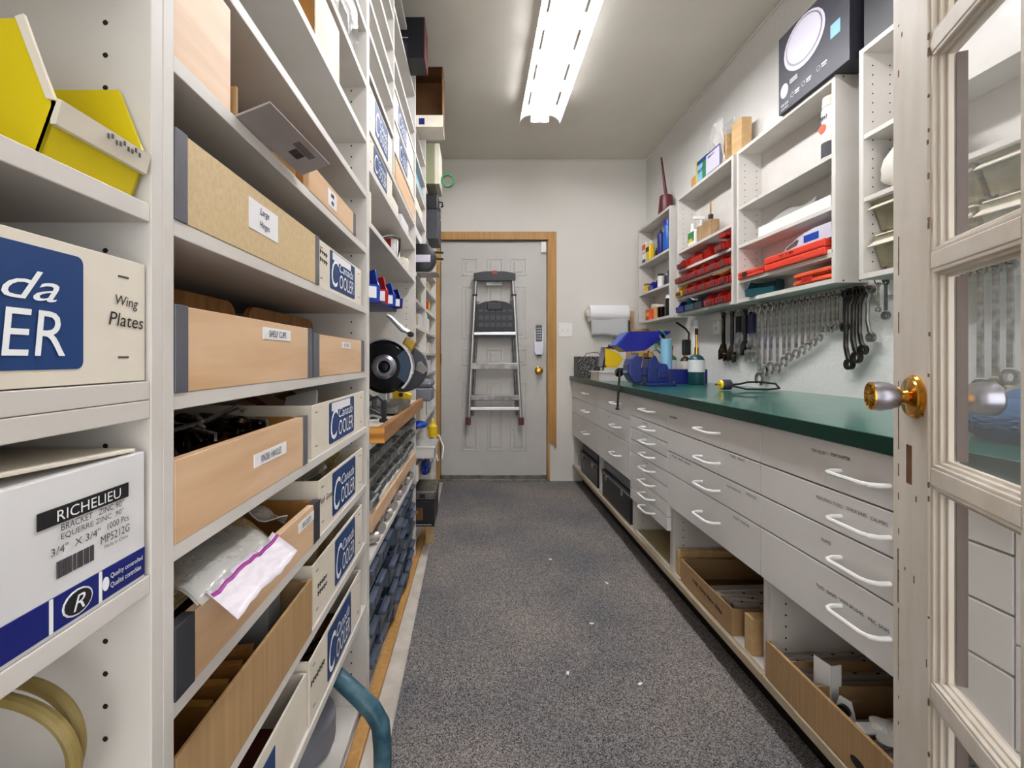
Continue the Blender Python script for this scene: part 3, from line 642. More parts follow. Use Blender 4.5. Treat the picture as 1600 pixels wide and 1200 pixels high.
for i, (m_, l_) in enumerate((('blue', 'light-fronted blue open bin nearest the post on the rail over the saw'), ('red', 'red open bin between the blue ones on the rail over the saw'), ('blue', 'blue open bin just behind the red one over the saw'), ('navy_print', 'farthest dark blue open bin on the rail over the saw'))):
    hopper('hopper_bin', m_, l_, (-.345+.012*i, 1.385+.066*i, 1.2232), 40, .07, .075, .10-.01*i)
# grey bins
g0 = hopper('hopper_bin', 'grey_bin', 'grey open parts bin in the rows under the saw bench', (-.38, 1.41, .594), 90, .088, .13, .052, 'steel', 'grey parts bins under the saw bench')
remember(g0)
for r_ in range(3):
    for c_ in range(10):
        if r_ == 0 and c_ == 0: continue
        if r_ == 2 and c_ in (4, 5): continue
        c = copy_tree(g0); c.location = (-.39+random.uniform(-.008, .008), 1.41+.0985*c_, .594+.0615*r_)
for z in (.6475, .709): single(B(-.2, .12, -.495, .495, 0, .006, .001), 'bin_shelf', 'grey_bin', 'thin grey shelf between the '+('lower' if z < .68 else 'upper')+' rows of grey parts bins', 'shelf', (-.45, 1.857, z))
for i, (a, b_) in enumerate(((1.366, 1.79), (1.793, 2.349))):
    t = thing('shallow_drawer', ('near', 'far')[i]+' shallow maple drawer under the grey bins', 'drawer', (-.46, (a+b_)/2, .5255)); w_ = (b_-a)/2-.002
    B(.128, .145, -w_, w_, 0, .048, .001).build('front_panel', 'maple', t); B(-.15, .128, -w_+.01, w_-.01, .004, .04).build('tray', 'ply', t)
    for s in (-1, 1): B(-.15, .12, s*(w_-.004)-.003, s*(w_-.004)+.003, -.0825, .048).build('runner', 'melamine', t)
def fitting():
    o = MB(); o.cyl((-.03, 0, .02), (.03, 0, .02), .018, n=12); o.cyl((0, 0, .02), (0, .025, .02), .012, n=10); return o.build('pipe_fitting', 'slide', None, True)
for i in range(16):
    if i == 0: f0 = fitting(); o = f0
    else: o = f0.copy(); col.objects.link(o)
    o.location = (-.37+.02*(i % 2), 1.42+.058*i, .4445); o.rotation_euler = (0, 0, i*.8); tag(o, 'pale plastic fitting on the shelf above the blue-grey drawers', 'fitting', 'pale fittings above the blue-grey drawers')
# blue-grey organizer
t = thing('drawer_organizer', 'blue-grey cabinet of small plastic drawers under the saw bench', 'organizer', (-.47, 1.857, .0385))
B(-.16, .135, -.498, .498, .0, .006).build('frame_floor', 'bluegrey_bin', t)
for z in (.095, .19, .285, .378): B(-.16, .135, -.498, .498, z, z+.006).build('frame_shelf', 'bluegrey_bin', t)
B(-.165, -.16, -.498, .498, 0, .384).build('back_panel', 'bluegrey_bin', t)
for s in (-.496, .490): B(-.16, .136, s, s+.006, 0, .384).build('frame_side', 'bluegrey_bin', t)
pr = None
for r_ in range(4):
    for c_ in range(8):
        if pr is None:
            o = MB(); o.box(-.13, .14, -.056, .056, 0, .004); o.box(.136, .14, -.056, .056, 0, .075); o.box(-.13, .14, -.056, -.053, 0, .06); o.box(-.13, .14, .053, .056, 0, .06); o.box(.14, .155, -.05, .05, .06, .075, .003)
            pr = o.build('drawer', 'bluegrey_bin', t); oo = pr
            q = B(.14, .1408, -.03, .03, .02, .05).build('label_holder', 'steel', pr); 
        else:
            oo = pr.copy(); col.objects.link(oo); q2 = q.copy(); col.objects.link(q2); q2.parent = oo
        oo.location = (random.choice((0, 0, 0, .012, .02)), -.43+.123*c_, .008+.095*r_)

# ============================================================ units 4 and 5
t = thing('cardboard_box', 'open brown cardboard box standing out from the top shelves', 'box', (-.30, 2.60, 2.2685))
for a in ((-.12, -.116, -.2, -.06, .008, .32), (.116, .12, -.2, -.06, .008, .32), (-.12, .12, -.2, -.06, .316, .32), (-.116, .116, -.064, -.06, .008, .316)): B(*a).build('side_panel', 'cardboard_dark', t)
B(-.12, .12, -.2, -.06, 0, .008).build('bottom_panel', 'carton', t); B(-.12, .122, -.206, -.2, -.0, .062, .001).build('white_flap', 'carton', t)
B(-.005, .025, -.2068, -.206, .012, .045).build('blue_mark', 'navy_print', t)
t = thing('tool_carton', 'dark red and black carton near the ceiling', 'box', (-.36, 2.22, 2.4285)); B(-.13, .117, -.13, .0, 0, .19, .001).build('body', 'black_plastic', t)
B(.117, .121, -.131, .0, .0, .19, .001).build('red_edge', 'maroon', t); B(-.1, .04, -.1312, -.13, .01, .07).build('grey_panel', 'dark_grey', t)
for x in (-.02, .02): MB().lathe([(.009, 0), (.009, .0006)], (x, -.1302, .14), (0, -1, 0)).build('round_icon', 'red', t)
scrib('IMPACT DRILL', .09, .008, (0, -.1303, .095), 'F', 'white_print', t)
t = thing('carton', 'olive green carton on top of the last unit', 'box', (-.37, 3.02, 2.171)); B(-.13, .10, -.1, .14, 0, .26, .002).build('body', 'green_box', t); B(.1, .13, -.1, .14, 0, .26, .002).build('flap', 'carton', t)
single(MB().ring((0, 0), .035, .045, 0, 360, -.01, .01, 'XZ', 24), 'tape_roll', 'green', 'green tape roll hung beside the olive green carton', 'tape', (-.195, 3.05, 2.24))
t = thing('black_case', 'black hard case on the dark grey box near the back door', 'case', (-.36, 3.05, 2.012)); B(-.13, .11, -.12, .12, 0, .1, .008).build('shell', 'black_plastic', t); B(.11, .118, -.03, .03, .03, .06, .003).build('clasp', 'steel', t); MB().tube([(.11, -.05, .07), (.13, -.04, .07), (.13, .04, .07), (.11, .05, .07)], .005).build('handle', 'black_plastic', t)
single(B(-.14, .12, -.13, .13, 0, .19, .004), 'grey_box', 'dark_grey', 'dark grey box sticking out of the last unit beside the door head', 'box', (-.37, 3.05, 1.8185))
t = thing('circular_saw', 'navy and black power saw with a round guard, perched at the door side', 'power tool', (-.30, 2.50, 1.5085))
MB().lathe([(.075, 0), (.08, .01), (.08, .04), (.06, .05)], (.0, .0, .082), (0, -1, 0), 28).build('blade_guard', 'black_plastic', t, True)
B(-.10, .04, -.02, .06, .10, .17, .015).build('motor_housing', 'led_box', t); B(-.05, .05, -.052, -.049, .06, .10, .002).build('name_plate', 'lilac', t)
B(-.09, .09, -.06, .09, 0, .006).build('shoe', 'steel', t); MB().tube([(-.09, .03, .13), (-.13, .03, .12), (-.13, .03, .06)], .014, 10).build('grip', 'navy_print', t, True)
for zz in (.13, .095): MB().cyl((.04, .02, zz), (.115, .02, zz-.004), .006).build('rod', 'black_plastic', t)
def sbox(loc, s, m, label, cat='box', name='small_box', rz=0, bev=.001):
    return single(B(-s[0]/2, s[0]/2, -s[1]/2, s[1]/2, 0, s[2], bev), name, m, label, cat, loc, rz)
t = thing('tote', 'grey plastic tote with a domed lid, at the door side below bench height', 'tote', (-.32, 2.53, .8185)); B(-.12, .075, -.09, .09, 0, .075, .012).build('body', 'grey_tote', t); q = B(-.125, .08, -.095, .095, .075, .115, .018).build('lid', 'grey_tote', t)
def blob(sx, sy, sz, k1=7, amp=.12):
    o = MB(); bmesh.ops.create_icosphere(o.b, subdivisions=3, radius=1)
    for v in o.b.verts:
        k_ = 1+amp*math.sin(k1*v.co.x+2*v.co.z)*math.sin(k1*v.co.y+v.co.x); v.co = Vector((v.co.x*sx*k_, v.co.y*sy*k_, sz+v.co.z*sz*min(1, k_)))
    return o
o = blob(.04, .05, .022)
single(o, 'work_glove', 'blue', 'crumpled blue glove under the grey tote', 'glove', (-.31, 2.47, .9555-.289+.002), smooth=True)
t = thing('squeeze_bottle', 'dark red squeeze bottle on the shelf under the grey tote', 'bottle', (-.37, 2.45, .6685)); MB().lathe([(.022, 0), (.024, .01), (.024, .05), (.008, .07), (.004, .09)]).build('body', 'maroon', t, True)
t = thing('clear_tub', 'clear plastic tub sticking out of the narrow unit at knee height', 'tub', (-.31, 2.52, .5185))
for a in ((-.09, .085, -.11, .11, 0, .004), (-.09, -.087, -.11, .11, 0, .055), (.082, .085, -.11, .11, 0, .055), (-.09, .085, -.11, -.107, 0, .055), (-.09, .085, .107, .11, 0, .055)): B(*a).build('wall', 'clear_tub', t)
B(-.095, .09, -.115, .115, .055, .066, .003).build('lid', 'clear_tub', t)
t = thing('yellow_bottle', 'yellow squeeze bottle at the edge of the last unit by the door', 'bottle', (-.30, 3.10, .5185)); MB().lathe([(.03, 0), (.032, .01), (.032, .07), (.012, .09), (.008, .12), (.002, .125)]).build('body', 'yellow', t, True)
sbox((-.38, 2.52, .3985), (.14, .22, .085), 'carton', 'cream box under the clear tub')
o2 = blob(.026, .08, .045, 9, .2); single(o2, 'chip_bag', 'blue', 'shiny blue bag wedged beside the cream box under the clear tub', 'bag', (-.285, 2.55, .3985), smooth=True)
t = thing('tool_box', 'black box with a brown square logo on the lowest shelf of the narrow unit', 'box', (-.34, 2.54, .1585)); B(-.10, .115, -.13, .13, 0, .135, .002).build('body', 'black_plastic', t); B(-.02, .055, -.1308, -.13, .035, .10).build('logo_square', 'cardboard_dark', t); lettering('P', .02, .03, (.018, -.1309, .07), 'F', 'tan', t)
B(-.03, .1, -.1308, -.13, .008, .012).build('silver_line', 'alu', t)
t = thing('silver_case', 'flat silver instrument case lying on the black logo box', 'case', (-.335, 2.54, .2940)); B(-.10, .115, -.12, .12, 0, .05, .006).build('shell', 'steel', t); B(.03, .06, -.123, -.12, .012, .035, .001).build('clasp', 'black_plastic', t)
items = [  # Y, z, size, material, label
 (2.46, .9585, (.1, .07, .09), 'carton_white', 'white box over the grey tote'), (2.62, .9585, (.1, .12, .06), 'carton', 'low cream carton right of the white box over the grey tote'),
 (2.50, 1.2285, (.12, .12, .055), 'sand', 'sand-coloured box one shelf above the orange caulking tool'), (2.70, 1.2285, (.12, .14, .08), 'carton_white', 'white box behind the sand-coloured box'),
 (2.46, 1.3685, (.1, .08, .085), 'dark_grey', 'charcoal box right under the round-guard saw'), (2.62, 1.3685, (.12, .14, .06), 'green_box', 'olive tin beside the charcoal box'),
 (2.60, 1.7185, (.2, .3, .05), 'carton_white', 'flat white carton one shelf above the round-guard saw'), (2.58, 1.8585, (.2, .36, .07), 'carton', 'cream carton two shelves above the round-guard saw'),
 (2.62, 1.9985, (.2, .3, .06), 'light_blue', 'pale blue box on the shelf below the brown open box'),
 (2.96, .9585, (.12, .1, .09), 'lilac', 'lilac carton in the last unit level with the door knob'), (3.16, .9585, (.12, .2, .08), 'carton_white', 'white carton behind the lilac carton'),
 (2.95, 1.0885, (.12, .09, .1), 'carton_white', 'tall white carton above the lilac one'), (3.2, 1.0885, (.12, .2, .07), 'carton', 'cream carton behind the tall white carton'),
 (2.98, 1.2285, (.05, .1, .12), 'paper', 'upright white binder in the last unit'), (3.12, 1.2285, (.14, .1, .09), 'carton', 'tan-edged carton right of the upright binder'),
 (2.94, 1.5085, (.12, .07, .11), 'carton_white', 'white carton with a blue picture, under the grey box'), (3.15, 1.5085, (.12, .16, .06), 'sand', 'low sandy carton right of the blue-picture carton'),
 (3.2, 1.6585, (.14, .3, .08), 'carton', 'long cream carton right below the grey box shelf'), (2.96, .6785, (.14, .1, .09), 'dark_grey', 'charcoal carton low in the last unit'),
 (3.2, .6785, (.14, .22, .1), 'carton_white', 'white carton behind the low charcoal carton'), (3.0, .8185, (.14, .18, .07), 'cardboard', 'kraft carton under the lilac carton'),
 (3.25, .8185, (.14, .2, .09), 'carton_white', 'white carton right of the kraft carton under the lilac one'), (3.1, .3385, (.14, .25, .12), 'maroon', 'dark red carton near the floor in the last unit'),
 (3.1, .1585, (.14, .3, .12), 'carton', 'cream carton on the lowest shelf of the last unit'), (2.72, .6685, (.12, .16, .1), 'carton', 'cream carton behind the dark red bottle'), (2.74, .8185, (.1, .12, .08), 'mix2', 'blue tin behind the grey tote')]
for (y, z, s, m_, l_) in items: sbox((XL-.01-s[0]/2, y, z), s, m_, l_)
MBq = MB().box(0, .0008, -.028, .028, .015, .095); o = MBq.build('blue_picture', 'blue_print', None); 
for ob in bpy.data.objects:
    if ob.get('label') == 'white carton with a blue picture, under the grey box': o.parent = ob; o.location = (.06, 0, 0)
t = thing('caulking_tool', 'orange and grey tool in the narrow unit over the bench end', 'tool', (-.36, 2.46, 1.0885)); B(-.03, .02, -.03, .03, .02, .085, .006).build('body', 'orange', t); B(.0, .021, -.031, .031, .02, .085, .004).build('yellow_cheek', 'yellow', t); B(-.03, .02, -.03, .03, 0, .02, .003).build('foot', 'black_plastic', t)
t = thing('red_cup', 'small red cup in the last unit', 'cup', (-.35, 3.02, 1.3685)); MB().lathe([(.022, 0), (.03, .06), (.032, .06), (.027, .005), (.001, .005)]).build('body', 'red', t, True)
for i, (y, m_, l_) in enumerate(((2.94, 'chrome', 'shiny metal tin left of the small red cup'), (3.12, 'mix3', 'olive can right of the small red cup'), (3.2, 'mix0', 'mustard can, second right of the small red cup'))):
    single(MB().lathe([(.028, 0), (.03, .004), (.03, .075), (.028, .08)]), 'tin_can', m_, l_, 'can', (-.36, y, 1.3685), smooth=True)
t = thing('twine_loop', 'loop of white cord hanging from the last unit by the door', 'cord', (-.29, 3.16, .44)); MB().tube([(-.03, 0, .0785), (.03, -.01, .075), (.06, -.02, .0), (.05, -.02, -.08), (.02, -.01, -.1), (0, 0, -.02), (-.0, .0, .0785)], .006, 8).build('cord', 'white_plastic', t, True)
single(B(-.02, .02, -.05, .05, 0, .14), 'wood_block', 'pine', 'wooden block standing on the floor below the black logo box', 'block', (-.27, 2.62, .0))
# ============================================================ right side base cabinets
t = thing('worktop', 'dark green laminate worktop running the length of the right wall', 'worktop', (1.12, 2.035, .865))
B(-.33, .328, -1.83, 1.835, 0, .035, .003).build('slab', 'counter', t); B(-.3312, -.33, -1.83, 1.835, .001, .034).build('front_edge', 'counter_edge', t)
SEC = [(3.06, 3.86, [.862, .725, .60, .405]), (2.40, 3.06, [.862, .725, .60, .405]), (1.932, 2.40, [.862, .752, .69, .628, .566, .502, .438, .375, .315]),
       (1.297, 1.932, [.862, .751, .660, .569, .428]), (.685, 1.297, [.862, .751, .660, .569, .428]), (.22, .685, [.80, .62, .46, .30, .17])]
SL = ['three-drawer base cabinet next to the back wall', 'three-drawer base cabinet below the vise', 'slim base cabinet with eight shallow drawers', 'four-drawer base cabinet with a carton of slides below', 'four-drawer base cabinet labelled TAP DIE SET', 'base cabinet seen through the glass door']
TX = {3: {0: [('1 SHARPENERS', 1046, 1058, 652)], 1: [('FUSES   SNAPS', 1141, 1164, 716)], 2: [('PENS  PINS  GLUE', 1050, 1079, 719), ('ALLEN WRENCHES', 1136, 1158, 764), ('WRENCHES', 1166, 1182, 775)], 3: [('SOCKET WRENCHES', 1146, 1171, 815)]},
      4: {0: [('TAP DIE SET', 1268, 1292, 706), ('POP RIVETER', 1299, 1329, 714)], 1: [('MEASURING TOOLS', 1276, 1317, 784), ('CHALK LINES', 1323, 1355, 800), ('CALIPERS', 1361, 1388, 815)],
          2: [('KNIVES', 1284, 1299, 846)], 3: [('FILES', 1276, 1288, 917), ('RASPS', 1293, 1307, 929), ('WIRE BRUSHES', 1313, 1350, 949), ('MISC. SAWS', 1357, 1390, 977)]}}
def handle_mb(): return MB().tube([(.0, -.06, 0), (-.022, -.06, 0), (-.036, -.052, 0), (-.041, -.04, 0), (-.041, .04, 0), (-.036, .052, 0), (-.022, .06, 0), (0, .06, 0)], .0048, 8)
hproto = None
for si, (a, b_, L) in enumerate(SEC):
    cy = (a+b_)/2; W_ = (b_-a)/2; t = thing('base_cabinet', SL[si], 'cabinet', (XC, cy, 0))
    for y0, y1 in ((-W_, -W_+.017), (W_-.017, W_)): B(.019, .6, y0, y1, .13, .862, .001).build('side_panel', 'melamine', t)
    B(.019, .6, -W_+.0175, W_-.0175, .133, .152, .002).build('bottom_shelf', 'melamine', t); B(.6, .608, -W_, W_, .13, .862).build('back_panel', 'melamine', t)
    B(.002, .018, -W_, W_, .122, .150, .003).build('front_strip', 'dirty_edge', t) if si < 5 else None
    holes(None, (.06, .45), W_-.0175, .20, L[-1], t, -1); B(.085, .095, -W_, W_, 0, .13).build('toe_kick', 'toe_black', t)
    if si == 5:
        ap = B(.0, .018, -W_+.002, W_-.002, .802, .862, .002).build('apron_board', 'wood_raw', t)
        for y in (.13, .07): MB().lathe([(.014, 0), (.013, .012), (.006, .016), (.006, .02)], (0, y, .832), (-1, 0, 0), 16).build('bolt_head', 'steel', ap, True)
    for di in range(len(L)-1):
        zt, zb = L[di]-.0022, L[di+1]+.0022; g_ = .0015
        dr = B(0, .018, -W_+g_, W_-g_, zb, zt, .0012).build('drawer', 'drawer_face', t)
        B(.03, .5, -W_+.03, W_-.03, zb+.012, zt-.012).build('drawer_box', 'maple', dr)
        if si < 5:
            hy = -.04 if si > 1 else -.12
            h = handle_mb().build('handle', 'white_enamel', dr, True); h.location = (0, hy, (zt+zb)/2 if (zt-zb) < .12 or si > 1 else (zt+zb)/2)
            if si in (3, 4) and di == 3: h.location.z = zt-.062
            elif si in (3, 4): h.location.z = (zt+zb)/2-.006
            if si in (3, 4) and di == 3: h.location.z = zt-.066
        for (s, p0, p1, py) in TX.get(si, {}).get(di, []):
            y0, y1 = yx(p0, XC), yx(p1, XC); yc = (y0+y1)/2
            (scrib if 'SHARP' in s else lettering)(s, abs(y0-y1), .0075, (-.0003, yc-cy, zx((p0+p1)/2, py, XC)), 'R', 'ink', dr)
        if si == 2 and di in (1, 2, 4): scrib('BITS  DRILLS', .07, .005, (-.0003, .02, zt-.012), 'R', 'ink_soft', dr)
        if si == 1 and di in (1, 2): scrib('TAPE', .03, .006, (-.0003, .05, zt-.03), 'R', 'ink_soft', dr)

def toolbox(name, label, loc, L_, D_, H_, grey):
    t = thing(name, label, 'toolbox', loc)
    B(0, D_, -L_/2, L_/2, 0, H_*.62, .008).build('body', 'black_plastic', t); l = B(-.004, D_, -L_/2-.003, L_/2+.003, H_*.62, H_*.74, .006).build('rim', 'dark_grey', t)
    lid = B(.01, D_-.01, -L_/2+.01, L_/2-.01, H_*.74, H_, .014).build('lid', 'dark_grey' if not grey else 'grey_tote', t)
    for s in (-.28, .28):
        B(-.012, .0, s*L_-.012, s*L_+.012, H_*.52, H_*.70, .003).build('latch', 'chrome', t)
    B(-.006, 0, -L_*.48, L_*.48, H_*.66, H_*.69, .002).build('metal_rail', 'chrome', t) if grey else None
    MB().tube([(.06, -.06, H_-.004), (.06, -.05, H_+.008), (.06, .05, H_+.008), (.06, .06, H_-.004)], .006).build('carry_handle', 'alu', t, True)
toolbox('tool_box', 'black plastic toolbox in the bay next to the back wall', (.83, 3.38, .1525), .50, .3, .225, False)
toolbox('tool_box', 'black toolbox with a grey lid and chrome rail in the bay below the vise', (.825, 2.72, .1525), .55, .3, .232, True)
single(B(0, .2, -.03, .03, 0, .11, .002), 'wood_block', 'pine', 'pine block in the bay below the eight drawers', 'block', (1.0, 2.22, .1525))
single(B(0, .2, -.025, .025, 0, .10, .002), 'wood_block', 'endgrain', 'golden wood block next to the pine block', 'block', (.98, 2.10, .1525))
single(MB().lathe([(.03, 0), (.035, .02), (.03, .05), (.01, .06)]), 'rubber_roller', 'black_plastic', 'black rubber caster in the bay below the eight drawers', 'caster', (.93, 2.04, .1525), smooth=True)
single(B(0, .3, -.2, .2, 0, .004), 'board_scrap', 'sand', 'thin grey-brown board scrap lying in the bay below the eight drawers', 'board', (.84, 2.17, .1525))
# section 4 bay
single(B(0, .45, -.016, .016, 0, .105, .002), 'wood_plank', 'pine', 'pine plank on edge behind the carton of drawer slides', 'plank', (.832, 1.885, .1525))
def open_box(name, label, loc, X_, Y_, H_, m, inner='cardboard_dark', div=(), k=.005):
    t = thing(name, label, 'box', loc); o = B(0, k, -Y_/2, Y_/2, 0, H_, .001).build('front_panel', m, t)
    B(X_-k, X_, -Y_/2, Y_/2, 0, H_).build('back_panel', m, t)
    for s in (-1, 1): B(k, X_-k, s*Y_/2-(k if s > 0 else 0), s*Y_/2+(k if s < 0 else 0), 0, H_*.98).build('side_panel', m, t)
    B(k, X_-k, -Y_/2+k, Y_/2-k, .001, .006).build('bottom_panel', inner, t)
    for y in div: B(k+.003, X_-k, y-.002, y+.002, .006, H_*.92).build('divider', 'cardboard', t)
    return t, o
t, o = open_box('cardboard_box', 'brown carton of drawer slides with pencilled writing', (.824, 1.655, .1525), .46, .37, .088, 'cardboard')
for i, s in enumerate(('20"', 'FULL', 'EXT.', 'slides')): scrib(s, .045, .016, (-.0003, .06-.055*i, .052-.003*i), 'R', 'ink_soft', o, 'handwriting', shear=.2, rot=-4)
t, o = open_box('cardboard_box', 'large brown carton of slides and white brackets at the lower right', (.815, 1.018, .1525), .50, .535, .104, 'cardboard', div=(.185, .095))
B(.006, .012, -.25, .25, .0, .1).build('front_liner', 'cardboard', t)
MB().prism([(-.045+.02*math.cos(a*.3927), .03+.011*math.sin(a*.3927)) for a in range(16)], -.0006, 0).build('hand_hole', 'hole', o)
def slide_(L_=.42):
    o = MB(); o.box(0, L_, -.005, .005, 0, .036, .001); o.box(0, L_, -.009, .009, .031, .038, .001); o.box(0, L_, -.009, .009, -.002, .003, .001)
    q = MB();
    for i in range(7): q.cyl((.03+.058*i, -.0056, .018), (.03+.058*i, .0056, .018), .0045, n=8)
    return o, q
sa, sb = slide_(); s0 = sa.build('drawer_slide', 'slide'); h0 = sb.build('screw_holes', 'hole', s0)
def put_slide(loc, rot, label, group):
    global s0used
    if not s0used: o = s0; s0used = True
    else:
        o = s0.copy(); col.objects.link(o); c = h0.copy(); col.objects.link(c); c.parent = o
    o.location = loc; o.rotation_euler = tuple(R(a) for a in rot); tag(o, label, 'drawer slide', group)
s0used = False
for i in range(8): put_slide((.845, 1.70+.012-.021*i, .185+.002*(i % 3)), (88 if i % 2 else 80, -1, random.uniform(-2, 2)), 'pale metal drawer slide lying in the carton with pencilled writing', 'slides in the written carton')
for i in range(3): put_slide((.838+.01*i, 1.60-.03*i, .226+.004*i), (90, -5+2*i, -6-4*i), 'pale metal drawer slide sticking out on top of the written carton', 'top slides in the written carton')
for i in range(5): put_slide((.845, 1.275-.015*i, .215+.004*(i % 2)), (80, -1, random.uniform(-6, 6)), 'drawer slide in the far compartment of the large carton', 'slides in the far compartment')
for i in range(2): put_slide((.86, 1.185-.04*i, .20), (60, -1, random.uniform(-3, 3)), 'drawer slide in the middle compartment of the large carton', 'slides in the middle compartment')
for i in range(7): put_slide((.865, 1.055-.035*i, .20), (70, -4, random.uniform(-4, 4)), 'drawer slide in the near compartment of the large carton', 'slides in the near compartment')
t = thing('corner_bracket', 'white angle bracket standing up in the large carton', 'bracket', (.858, 1.13, .20), 12)
B(0, .003, -.024, .024, 0, .10, .001).build('plate', 'white_enamel', t); B(0, .03, -.024, -.021, 0, .10, .001).build('flange', 'white_enamel', t); B(0, .04, -.024, .024, 0, .003).build('foot', 'white_enamel', t)
t = thing('caster_bracket', 'white wheel bracket lying right of the standing angle bracket', 'bracket', (.862, 1.065, .205), 25)
MB().prism([(-.024, 0), (.024, 0), (.012, .048), (-.012, .048)], 0, .003).build('plate', 'white_enamel', t); MB().lathe([(.013, 0), (.013, .01)], (-.0, 0, .022), (-1, 0, 0)).build('wheel', 'black_plastic', t, True)
def hinge_(label, loc, rz):
    t = thing('euro_hinge', label, 'hinge', loc, rz, 'white hinges in the large carton')
    MB().prism([(a, b_) for a, b_ in rrect(.07, .03, .012)], 0, .004, 'XY').build('cup_plate', 'white_enamel', t); MB().lathe([(.016, 0), (.018, .012), (.012, .014)], (.015, 0, .004)).build('cup', 'white_enamel', t, True)
for i in range(4): hinge_('white hinge plate lying on slides in the large carton', (.87+.012*i, 1.0-.022*i, .235+.004*i), 40*i)
single(B(0, .07, -.02, .02, 0, .112, .002), 'wood_block', 'pine', 'pine block standing right of the carton with pencilled writing', 'block', (.829, 1.39, .1525))

# ============================================================ wall cabinets
def wallcab(label, Y0, Y1, z0, z1, zs, X0=XU, pads=True):
    cy = (Y0+Y1)/2; W_ = (Y1-Y0)/2; t = thing('wall_cabinet', label, 'shelf cabinet', (X0, cy, 0)); D_ = XW-X0-.002; k = .018
    for y in ((-W_, -W_+k), (W_-k, W_)): B(0, D_, y[0], y[1], z0, z1, .001).build('side_panel', 'melamine', t)
    B(0, D_, -W_+k, W_-k, z1-k, z1, .001).build('top_panel', 'melamine', t); B(0, D_, -W_+k, W_-k, z0, z0+k, .001).build('bottom_panel', 'melamine', t)
    B(D_-.004, D_, -W_+k, W_-k, z0+k, z1-k).build('back_panel', 'melamine', t)
    for z in zs: B(.001, D_-.005, -W_+k+.0005, W_-k-.0005, z, z+.016, .001).build('shelf', 'melamine', t)
    holes(None, (.032, D_-.03), W_-k, z0+.06, z1-.05, t, -1)
    q = MB()
    for z in (z0+.008, z1-.008):
        for x in (.03, D_-.03): q.cyl((x, -W_-.0008, z), (x, -W_+.001, z), .0035, n=8)
    q.build('screw_caps', 'ink_soft', t)
    return t
wallcab('small wall cabinet of spray cans near the back wall', 3.12, 3.74, 1.33, 2.10, [1.795, 1.555])
wallcab('wall cabinet packed with rows of red bins', 2.352, 3.01, 1.33, 2.105, [1.735, 1.613, 1.522, 1.432])
wallcab('widest wall cabinet, with a black light carton on top', 1.682, 2.322, 1.33, 2.10, [1.80, 1.605, 1.428])
wallcab('wall cabinet partly hidden behind the glass door', .90, 1.578, 1.322, 2.115, [1.80, 1.585])
zb = 1.348
def can(label, loc, r, h, m, cap=None, band=None, name='spray_can', cat='can', nozzle=False, txt=None, tm='white_print'):
    t = thing(name, label, cat, loc)
    MB().lathe([(r*.95, 0), (r, .003), (r, h*.80), (r*.8, h*.86), (r*.6, h*.88)], n=20).build('body', m, t, True)
    MB().cyl((0, 0, h*.84), (0, 0, h), r*(.45 if not cap or nozzle else .95), r*(.35 if nozzle else .9), 16).build('cap', cap or m, t, True)
    if band: MB().cyl((0, 0, h*.2), (0, 0, h*.62), r*1.012, n=20, caps=False).build('wrap_label', band, t, True)
    if txt: (lettering if txt == 'WD' else scrib)(txt, r*1.3, h*.10, (-r*1.03, 0, h*.66), 'R', tm, t)
    return t
# cabinet 1
S1 = 1.8115
t = thing('chemical_box', 'white and orange box at the far end of the top can shelf', 'box', (1.375, 3.665, S1)); B(-.03, .03, -.035, .035, 0, .165, .001).build('body', 'white_plastic', t); B(-.0308, -.03, -.035, .035, .11, .155).build('orange_print', 'orange', t); B(-.0308, -.03, -.035, .035, 0, .035).build('blue_print_band', 'blue_print', t); scrib('GLUE', .05, .02, (-.031, 0, .085), 'R', 'blue_print', t)
t = thing('glue_bottle', 'yellow bottle with a black label on the top can shelf', 'bottle', (1.352, 3.55, S1)); B(-.022, .02, -.04, .04, 0, .12, .008).build('body', 'yellow', t); B(-.0228, -.022, -.032, .032, .07, .105).build('black_label', 'ink', t); B(-.015, .015, -.03, .03, .12, .15, .006).build('cap', 'carton', t)
can('short green and red can behind the navy nozzle bottle', (1.41, 3.45, S1), .024, .12, 'green', 'red')
can('navy bottle with a thin upright nozzle', (1.36, 3.36, S1), .026, .19, 'navy_print', 'black_plastic', nozzle=True)
can('tall blue aerosol can, tallest on the top can shelf', (1.362, 3.24, S1), .033, .225, 'can_blue', 'deep_blue', txt='WD', tm='yellow')
can('black can behind the yellow bottle', (1.415, 3.55, S1), .02, .10, 'black_plastic')
S2 = 1.5715
can('squat jar with a mustard label on the middle can shelf', (1.36, 3.62, S2), .03, .07, 'mix0', 'cardboard_dark', name='jar', cat='jar')
t = hopper('hopper_bin', 'deep_blue', 'blue open bin on the middle can shelf', (1.372, 3.48, S2), -90, .10, .085, .07, False)
can('white bottle with a black cap on the middle can shelf', (1.352, 3.345, S2), .022, .10, 'white_plastic', 'black_plastic', name='bottle', cat='bottle')
can('dark bottle left of the blue jug on the middle can shelf', (1.375, 3.285, S2), .02, .09, 'dark_grey', 'steel', name='bottle', cat='bottle')
t = thing('jug', 'dark blue jug at the near end of the middle can shelf', 'jug', (1.385, 3.21, S2)); B(-.03, .03, -.05, .04, 0, .11, .015).build('body', 'slate_blue', t); MB().cyl((0, -.01, .108), (0, -.01, .15), .022, .018).build('neck', 'slate_blue', t, True)
can('glass jar with a light lid at the far end of the lowest can shelf', (1.41, 3.60, zb), .03, .13, 'sand', 'carton', name='jar', cat='jar')
t = thing('orange_box', 'orange box on the lowest can shelf', 'box', (1.355, 3.56, zb)); B(-.022, .022, -.04, .04, 0, .085, .002).build('body', 'orange', t); B(-.0228, -.022, -.03, .03, .03, .06).build('yellow_print', 'yellow', t)
